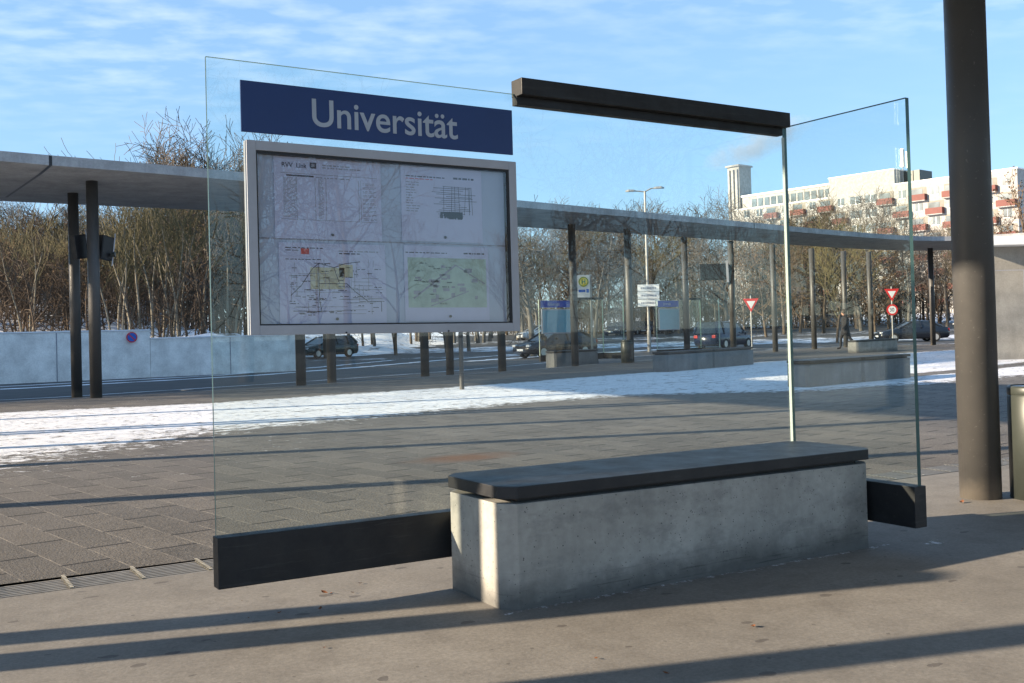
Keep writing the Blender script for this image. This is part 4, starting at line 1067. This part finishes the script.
# ------------------------------------------------------------------ cars
def make_car(label, cat, style, pm, loc, rz, group=None):
    t = thing('parked_car', label, cat, loc, rz, group)
    L = 4.5; Wd = .87
    # side profile: (x, z_low, z_belt) ; x 0 front .. L rear
    low = [(0.02, .34, .56), (.12, .24, .66), (.5, .2, .76), (1.05, .2, .86), (1.35, .2, .92), (2.3, .2, .95), (3.3, .2, .97), (3.9, .2, .97), (4.3, .24, .93), (4.46, .34, .8)]
    b = MB(); vs = []; m = 8
    for i, (x, a, c) in enumerate(low):
        wf = {0: .66, 1: .78, 2: .85, len(low) - 1: .74, len(low) - 2: .82}.get(i, Wd)
        mid = a + (c - a) * .6
        ring = [(-wf * .93, a), (-wf, a + .12), (-wf * 1.0, mid), (-wf * .93, c), (wf * .93, c), (wf, mid), (wf, a + .12), (wf * .93, a)]
        vs += [(x, y, z) for y, z in ring]
    n_ = len(low)
    fs = [(i * m + k, i * m + (k + 1) % m, (i + 1) * m + (k + 1) % m, (i + 1) * m + k) for i in range(n_ - 1) for k in range(m)] + [tuple(range(m)), tuple(range((n_ - 1) * m, n_ * m))]
    b.add(vs, fs)
    bo = b.build('body', pm, t, smooth=True)
    if style == 'estate': roof = [(1.2, .9, .0), (2.05, 1.38, 1), (2.5, 1.44, 1), (3.9, 1.42, 1), (4.36, .95, 0)]
    elif style == 'van': roof = [(.95, .86, .0), (1.6, 1.55, 1), (2.2, 1.66, 1), (4.1, 1.66, 1), (4.42, .95, 0)]
    elif style == 'hatch': roof = [(1.1, .88, .0), (1.95, 1.38, 1), (2.4, 1.43, 1), (3.4, 1.38, 1), (4.15, .97, 0)]
    else: roof = [(1.25, .91, .0), (2.1, 1.36, 1), (2.55, 1.41, 1), (3.2, 1.37, 1), (3.98, .97, 0)]
    # cabin glass as one greenhouse, roof skin on top
    def ring(x, z, wt, zb): return [(x, -wt, z), (x, wt, z)]
    g = MB(); zb = .93
    n1, n2 = roof[1][0], roof[3][0]
    pts_b = [(roof[0][0], -.78, roof[0][1]), (n1 - .15, -.81, zb), (n2 + .15, -.81, zb), (roof[4][0], -.74, roof[4][1])]
    pts_t = [(n1, -.62, roof[1][1] - .03), (roof[2][0], -.64, roof[2][1] - .03), (n2, -.62, roof[3][1] - .03)]
    mir = lambda P: [(x, -y, z) for x, y, z in P]
    V = pts_b + pts_t + mir(pts_b) + mir(pts_t)
    g.add(V, [(0, 1, 4), (1, 2, 6, 5, 4), (2, 3, 6), (7, 11, 8), (8, 11, 12, 13, 9), (9, 13, 10), (0, 4, 11, 7), (3, 10, 13, 6)])
    g.build('window', M['car_glass'], t)
    rf = MB(); rv = []
    for x, z in ((n1, roof[1][1]), (roof[2][0], roof[2][1]), (n2, roof[3][1])):
        rv += [(x, -.635, z - .035), (x, -.5, z), (x, .5, z), (x, .635, z - .035)]
    rf.add(rv, [(i * 4 + k, i * 4 + k + 1, i * 4 + 5 + k, i * 4 + 4 + k) for i in range(2) for k in range(3)])
    for s_ in (-1, 1):   # pillars
        for pa, pb, w_ in (((roof[0][0], .785, roof[0][1]), (n1, .63, roof[1][1] - .02), .05), ((roof[2][0] + .1, .82, zb), (roof[2][0] + .05, .65, roof[2][1] - .02), .05), ((roof[4][0], .75, roof[4][1]), (n2, .63, roof[3][1] - .02), .07)):
            rf.tube([(pa[0], s_ * pa[1], pa[2]), (pb[0], s_ * pb[1], pb[2])], w_, 5)
        if style in ('estate', 'van'): rf.tube([(3.55, s_ * .82, zb), (3.5, s_ * .65, roof[3][1] - .01)], .05, 5)
    rf.build('roof', pm, t, fix=False)
    for x in (.85, 3.52):
        for s_ in (-1, 1):
            b = MB(); q = [(.2, .235), (.3, .3), (.3, -.3)]
            prof = [(.19, -.1), (.3, -.1), (.315, -.06), (.315, .06), (.3, .1), (.19, .1)]
            vs = []; N = 20
            for r_, y_ in prof:
                vs += [(x + r_ * math.cos(2 * math.pi * k / N), s_ * .79 + y_, .315 + r_ * math.sin(2 * math.pi * k / N)) for k in range(N)]
            b.add(vs, [(i * N + k, i * N + (k + 1) % N, (i + 1) * N + (k + 1) % N, (i + 1) * N + k) for i in range(5) for k in range(N)])
            w_ = b.build('wheel', M['tyre'], t)
            b = MB(); b.tube([(x, s_ * .72, .315), (x, s_ * .885, .315)], .2, 16); b.build('rim', M['rim'], w_)
    for s_ in (-1, 1):
        b = MB(); b.box(.03, .2, s_ * .6 - .14, s_ * .6 + .14, .58, .7); b.build('headlight', M['lamp_clear'], t, bevel=.03)
        b = MB(); b.box(4.3, 4.475, s_ * .62 - .13, s_ * .62 + .13, .68, .86); b.build('tail_light', M['lamp_red'], t, bevel=.02)
        b = MB(); b.box(1.5, 1.66, s_ * .95 - .08, s_ * .95 + .08, .92, 1.04); b.build('mirror', pm, t, bevel=.02)
    b = MB(); b.box(-.005, .03, -.26, .26, .38, .49); b.build('number_plate', M['white_paint'], t)
    b = MB(); b.box(-.01, .04, -.42, .42, .52, .62); b.build('grille', M['black'], t)
    return t
def W_(u, d, z=None):
    k = (u - 514.08) / F
    x, y = d * (fw.x + rt.x * k), d * (fw.y + rt.y * k)
    return (x, y, far_z(x, y) if z is None else z)
RTA = math.atan2(rt.y, rt.x)
def car_at(u0, d, ang, style, pm, label, cat='car', group=None):
    # front end at picture column u0, heading measured from the picture's right
    x, y, z = W_(u0, d); return make_car(label, cat, style, M[pm], (x, y, z), RTA + ang, group)
car_at(298, 66, R(52), 'estate', 'car_green', 'dark green estate car on the road in front of the snowy bank')
car_at(519, 52.5, R(35), 'hatch', 'car_dark', 'dark hatchback with headlights towards us left of the far shelter')
car_at(742, 65, R(228), 'van', 'car_navy', 'tall dark blue people carrier behind the second far shelter')
car_at(876, 68.5, R(-2), 'saloon', 'car_dark', 'long black saloon in profile with bright wheels by the yield sign')
for i, (u, pm, st, lb) in enumerate(((610, 'car_navy', 'hatch', 'leftmost dark car parked in the far row behind the bus stop'), (626, 'car_dark', 'estate', 'second dark car of the far parked row'),
        (643, 'car_navy', 'hatch', 'dark car parked beside the street lamp in the far row'), (662, 'car_green', 'hatch', 'dark green car at right end of the far parked row'))):
    car_at(u, 106 + i, R(62), st, pm, lb, 'car', 'cars parked in the far row')
car_at(519, 99, R(30), 'hatch', 'car_white', 'white car parked far behind the left far shelter')
car_at(806, 118, R(20), 'estate', 'car_silver', 'far silver car half hidden under the trees left of the walker')
car_at(955, 92, R(-2), 'hatch', 'car_green', 'dark car beyond the black saloon nearest the big column')

# ------------------------------------------------------------------ the walker
def person(loc, rz):
    t = thing('person', 'person in a long black coat walking left past the far columns', 'person', loc, rz)
    J = {}
    def chain(pts, par):
        ids = []
        for p, r in pts: V.append(p); Rd.append(r); ids.append(len(V) - 1)
        prev = par
        for i in ids:
            if prev is not None: E_.append((prev, i))
            prev = i
        return ids
    V, Rd, E_ = [], [], []
    # local -X is the walking direction
    sp = chain([((0, 0, .96), .15), ((-.01, 0, 1.12), .14), ((-.03, 0, 1.3), .165), ((-.04, 0, 1.44), .12), ((-.06, 0, 1.52), .055), ((-.08, 0, 1.6), .085), ((-.09, 0, 1.68), .1), ((-.085, 0, 1.75), .07)], None)
    lf = chain([((-.04, .1, .88), .11), ((-.2, .1, .5), .075), ((-.22, .1, .12), .05), ((-.24, .1, .05), .045), ((-.4, .1, .035), .035)], sp[0])
    rf_ = chain([((.04, -.1, .88), .11), ((.14, -.1, .5), .075), ((.42, -.1, .2), .05), ((.47, -.1, .12), .045), ((.4, -.1, .035), .035)], sp[0])
    al = chain([((-.02, .2, 1.4), .07), ((.1, .24, 1.14), .055), ((.0, .24, .92), .042), ((-.03, .24, .84), .04)], sp[3])
    ar = chain([((-.02, -.2, 1.4), .07), ((-.06, -.25, 1.14), .055), ((-.2, -.24, .95), .042), ((-.24, -.24, .88), .04)], sp[3])
    me = bpy.data.meshes.new('body_src'); me.from_pydata(V, E_, [])
    o = bpy.data.objects.new('body_src', me); COL.objects.link(o)
    md = o.modifiers.new('skin', 'SKIN')
    for i, r_ in enumerate(Rd): me.skin_vertices[0].data[i].radius = (r_, r_)
    me.skin_vertices[0].data[0].use_root = True
    s2 = o.modifiers.new('sub', 'SUBSURF'); s2.levels = 2; s2.render_levels = 2
    dg = bpy.context.evaluated_depsgraph_get(); me2 = bpy.data.meshes.new_from_object(o.evaluated_get(dg)); bpy.data.objects.remove(o)
    me2.name = 'body'; me2.materials.clear(); me2.materials.append(M['coat']); me2.materials.append(M['skin'])
    for p in me2.polygons:
        p.use_smooth = True; c = p.center
        if c.z > 1.545 or (.78 < c.z < .9 and abs(c.y) > .19): p.material_index = 1
    bo = bpy.data.objects.new('body', me2); COL.objects.link(bo); bo.parent = t
    b = MB(); b.lathe([(.19, .62), (.2, .8), (.185, .95), (.165, 1.12), (.19, 1.32), (.15, 1.45), (.09, 1.52)], 20)
    b.xf(lambda q: Vector((q.x * .95 - .02, q.y * 1.15, q.z))); b.build('coat', M['coat'], t, smooth=True)
    b = MB(); b.lathe([(.1, 1.63), (.112, 1.69), (.105, 1.76), (.06, 1.81), (.01, 1.825)], 16, (-.065, 0, 0)); b.build('hair', M['hair'], t, smooth=True)
x, y, z = W_(845, 47.7, 0)
person((x, y, 0), RTA)

# ------------------------------------------------------------------ trees
def tree_mesh(seed, hgt, trunk_r, spread=.55, levels=4, kids=(9, 6, 5, 4), start=.3, droop=0., up_=.25, lean=0., nseg=6, leaves=0, leaf_s=.09, min_r=.011, stems=1, wob=.1):
    r = random.Random(seed); T = MB(); C = MB(); tips = []
    def rv():
        while True:
            v = Vector((r.uniform(-1, 1), r.uniform(-1, 1), r.uniform(-1, 1)))
            if .1 < v.length < 1: return v.normalized()
    def branch(p, d, L, rad, lev, mb):
        ns = nseg if lev == 0 else (4 if lev < 3 else 2)
        pts = [p.copy()]; dirs = [d.copy()]; rr = [rad]
        for i in range(ns):
            d = (d + rv() * wob * (1 + lev * .6) + Vector((0, 0, up_ * (.25 if lev else .06) - droop * lev * .06))).normalized()
            p = p + d * (L / ns); pts.append(p.copy()); dirs.append(d.copy())
            rr.append(max(min_r, rad * (1 - (i + 1) / ns * (.82 if lev else .85))))
        mb.tube(pts, rr, 8 if lev == 0 else (5 if lev == 1 else 3), cap=False)
        if lev >= levels - 1: tips.append((p, d)); 
        if lev + 1 < levels:
            nk = kids[lev]
            for k in range(nk):
                t = (start if lev == 0 else .2) + (1 - (start if lev == 0 else .2)) * (k + r.random() * .9) / nk
                t = min(t, .98); i = min(int(t * ns), ns - 1); f = t * ns - i
                q = pts[i].lerp(pts[i + 1], f); dd = dirs[i + 1]
                a = rv(); a = (a - dd * a.dot(dd)).normalized()
                nd = (dd * (1 - spread) + a * spread * (1.25 if lev == 0 else 1.0) + Vector((0, 0, up_ * .4))).normalized()
                LL = L * ((.55 - .3 * (t - start)) if lev == 0 else (.62 - .2 * t)) * r.uniform(.75, 1.2)
                branch(q, nd, LL, max(min_r, (rr[i] * (1 - f) + rr[i + 1] * f) * .55), lev + 1, C)
        if leaves and lev >= levels - 2:
            for k in range(leaves):
                q = pts[r.randrange(len(pts))] + rv() * r.random() * .28; a = rv() * leaf_s; b_ = rv() * leaf_s
                C.add([q - a, q + b_ * .6, q + a, q - b_ * .6], [(0, 1, 2, 3)])
    for s_ in range(stems):
        ang = r.random() * 6.28; off = Vector((math.cos(ang), math.sin(ang), 0)) * (.5 * s_ if stems > 1 else 0)
        d0 = Vector((math.cos(ang) * (lean + .06 * s_), math.sin(ang) * (lean + .06 * s_), 1)).normalized()
        branch(off - d0 * .3, d0, hgt * (.78 if stems == 1 else r.uniform(.65, .8)), trunk_r * (1 if s_ == 0 else .8), 0, T)
    return T, C
def make_tree(name, cat, args, tm_, cm_):
    T, C = tree_mesh(**args)
    t = thing(name, 'x', cat)
    T.build('trunk', tm_, t, fix=False, smooth=True); C.build('crown', cm_, t, fix=False)
    return t
protos = {
 'bare': make_tree('bare_tree', 'tree', dict(seed=1, hgt=12, trunk_r=.16, kids=(13, 7, 6, 4), levels=4, min_r=.013, start=.25), M['bark_brown'], M['twig_brown']),
 'bare2': make_tree('bare_tree', 'tree', dict(seed=2, hgt=13, trunk_r=.2, kids=(12, 7, 6, 4), levels=4, spread=.62, min_r=.014, start=.3), M['bark_grey'], M['twig_grey']),
 'olive': make_tree('bare_tree', 'tree', dict(seed=3, hgt=11, trunk_r=.14, kids=(14, 8, 6, 3), levels=4, spread=.5, min_r=.014, start=.22, up_=.35), M['bark_brown'], M['twig_olive']),
 'slim': make_tree('slender_tree', 'tree', dict(seed=4, hgt=10, trunk_r=.09, kids=(8, 5, 4), levels=3, spread=.4, min_r=.013, start=.45, lean=.08, stems=3), M['bark_pale'], M['twig_olive']),
 'leafy': make_tree('brown_leaf_tree', 'tree', dict(seed=5, hgt=10, trunk_r=.14, kids=(13, 7, 5), levels=3, spread=.6, min_r=.014, start=.15, leaves=9, leaf_s=.085), M['bark_brown'], M['leaf_brown']),
 'dark': make_tree('dark_evergreen', 'tree', dict(seed=6, hgt=9, trunk_r=.15, kids=(15, 8, 5), levels=3, spread=.6, min_r=.02, start=.1, leaves=14, leaf_s=.13), M['bark_brown'], M['leaf_dark']),
 'shrub': make_tree('bare_shrub', 'shrub', dict(seed=8, hgt=3.4, trunk_r=.045, kids=(8, 6, 5), levels=3, spread=.6, min_r=.011, start=.05, stems=6), M['twig_red'], M['twig_red']),
 'wide': make_tree('bare_tree', 'tree', dict(seed=9, hgt=9.5, trunk_r=.2, kids=(11, 8, 7, 4), levels=4, spread=.72, min_r=.014, start=.3), M['bark_grey'], M['twig_grey']),
}
used = set()
def put(kind, x, y, z, s, rz, label, group, cm=None):
    p = protos[kind]
    if kind not in used: t = p; used.add(kind)
    else: t = copy_tree(p)
    t.location = (x, y, z); t.rotation_euler = (0, 0, rz); t.scale = (s, s, s); t['label'] = label; t['group'] = group
    return t
r = random.Random(21)
# wood on the bank behind the pale wall
for i in range(74):
    u = -60 + 330 * (i / 74) + r.uniform(-8, 8); d = r.uniform(44, 74)
    x, y, _ = W_(u, d)
    if y < 43.4: y = 43.4 + r.random() * 2
    if x > 14 and d < 64: d = 64 + r.random() * 8; x, y, _ = W_(u, d)
    z = bank(x, y)
    k = r.choice(['bare', 'olive', 'leafy', 'bare', 'bare2', 'bare2', 'slim', 'olive', 'slim'])
    s = r.uniform(.85, 1.1) * (.5 if u < 110 else (.58 if u < 165 else .82)) * (.8 + .2 * (d - 44) / 30)
    lab = {'bare': 'bare brown tree', 'olive': 'bare olive twigged tree', 'leafy': 'tree keeping its dry brown leaves', 'bare2': 'bare grey tree', 'slim': 'group of slender pale stems'}[k]
    put(k, x, y, z, s, r.random() * 6.28, lab + ' in the wood behind the pale wall', 'trees in the wood behind the pale wall')
for u, d, s in ((141, 43.5, .78), (152, 43.2, .7), (163, 44.2, .72), (178, 43.6, .74), (205, 46, .8), (226, 45, .75), (30, 44, .62), (118, 43.4, .66)):
    x, y, _ = W_(u, d); put('slim', x, y, bank(x, y), s, u, 'group of slender pale stems in the wood behind the pale wall', 'trees in the wood behind the pale wall')
for u, d, s in ((186, 60, 1.08), (206, 58, 1.12), (228, 62, 1.15), (216, 66, 1.2), (196, 63, 1.12), (222, 60, 1.08), (238, 64, 1.2), (178, 66, .98), (201, 70, 1.22), (212, 64, 1.18), (246, 60, 1.05), (104, 74, .74), (325, 66, .9), (395, 70, .85)):
    x, y, _ = W_(u, d); put('bare', x, y, bank(x, y), s, u, 'tall bare brown tree rising above the canopy roof near the glass shelter', 'tall trees rising over the canopy roof')
for i in range(60):
    u = -40 + 340 * (i / 60) + r.uniform(-4, 4); d = r.uniform(43.6, 62); x, y, _ = W_(u, d)
    if y < 42.8: y = 42.8 + r.random()
    if x > 13.5: continue
    if i % 2 == 0:
        x2, y2, _ = W_(u + 5, d + 16)
        if x2 < 15: put('shrub', x2, y2, bank(x2, y2) - .1, r.uniform(1.5, 2.0), i, 'bare reddish shrub growing on the slope behind the pale wall', 'shrubs behind the pale wall')
    put('shrub', x, y, bank(x, y) - .1, r.uniform(.8, 1.5), r.random() * 6, 'bare reddish shrub growing on the slope behind the pale wall', 'shrubs behind the pale wall')
for i in range(40):
    x = r.uniform(-52, -24); y = 25.2 + .305 * (5 - x) + r.uniform(.5, 16)
    put(r.choice(['leafy', 'bare', 'dark', 'leafy', 'olive']), x, y, 0 if y < 43 else bank(x, y), r.uniform(1.25, 1.7), i, 'tall tree of the wood left of the photo that shades the bus road', 'trees left of the photo')
# middle wood between the shelter case and the apartment block
for i in range(62):
    u = 330 + 400 * (i / 62) + r.uniform(-8, 8); d = r.uniform(98, 140) if u > 505 else r.uniform(72, 110)
    x, y, z = W_(u, d); z = max(z, bank(x, y))
    k = r.choice(['bare2', 'bare2', 'wide', 'bare', 'olive'])
    put(k, x, y, z, r.uniform(.95, 1.3) * d / 118, r.random() * 6.28, {'bare2': 'tall grey bare tree', 'wide': 'wide grey bare tree', 'bare': 'brown bare tree', 'olive': 'olive twigged bare tree'}[k] + ' in the wood beyond the parked cars', 'trees beyond the parked cars')
for i in range(46):
    u = 480 + 470 * (i / 46); d = r.uniform(116, 132); x, y, z = W_(u, d)
    put('shrub', x, y, z - .2, r.uniform(1.6, 2.4), r.random() * 6, 'dense bare shrub in the hedge line beyond the far road', 'hedge beyond the far road')
# nearer single trees seen through the glass
for k, u, d, s, lb in (('wide', 533, 56, .95, 'bare wide tree right of the notice case behind the dark hatchback'), ('wide', 727, 66, .9, 'dark branching tree in front of the left end of the apartment block'),
                       ('wide', 594, 92, 1.0, 'bare tree behind the bus stop sign'), ('olive', 836, 72, .8, 'olive tinted tree beside the walking person')):
    x, y, z = W_(u, d); put(k, x, y, max(z, bank(x, y) if u < 560 else z), s, u, lb, 'single trees beyond the plaza')
# trees before the apartment block
for i in range(44):
    u = 742 + 300 * (i / 44) + r.uniform(-5, 5); d = r.uniform(86, 150); x, y, z = W_(u, d)
    k = r.choice(['bare', 'leafy', 'olive', 'bare2', 'wide', 'bare'])
    lim = 12.5 if u < 900 else 13.0
    put(k, x, y, z, r.uniform(.85, 1.2) * d / 112 * (.86 if u > 915 else 1.05), r.random() * 6.28, {'bare': 'brown bare tree', 'leafy': 'tree with dry brown leaves', 'olive': 'olive twigged bare tree', 'bare2': 'grey bare tree', 'wide': 'wide grey bare tree'}[k] + ' in front of the apartment block', 'trees in front of the apartment block')
for u, d, s, lb in ((808, 120, 1.62, 'dark ivy covered tree left of the antennas in front of the apartment block'), (826, 124, 1.35, 'smaller dark ivy covered tree in front of the apartment block')):
    x, y, z = W_(u, d); put('dark', x, y, z, s, u, lb, 'dark evergreens before the apartment block')
x, y, z = W_(1024, 120); put('leafy', x, y, z, 1.9, 2, 'tall brown tree at the right end of the apartment block', 'trees in front of the apartment block')
# bare trees behind the camera: the notice case glass mirrors their branches
for k, x, y, s, lb in (('wide', 9, -21, 1.15, 'bare tree behind the viewer mirrored in the notice case glass'), ('bare2', 16, -30, 1.0, 'tall bare tree behind the viewer across the road'), ('wide', 22, -24, 1.1, 'second wide bare tree behind the viewer'), ('bare', 2, -32, 1.0, 'bare brown tree far behind the viewer'), ('bare2', 31, -30, 1.1, 'grey bare tree behind the viewer to the right')):
    put(k, x, y, 0, s, x, lb, 'trees behind the viewer')
for i in range(46):  # added unseen trees that cover the bright horizon mirrored in the return pane
    a = R(150 + 190 * i / 46 + r.uniform(-2, 2)); d = r.uniform(78, 110)
    put(r.choice(['bare', 'bare2', 'olive', 'leafy']), d * math.cos(a), d * math.sin(a), -.2, r.uniform(1.0, 1.3), i, 'bare tree in the added wood ringing the plaza behind the viewer', 'added wood behind the viewer')
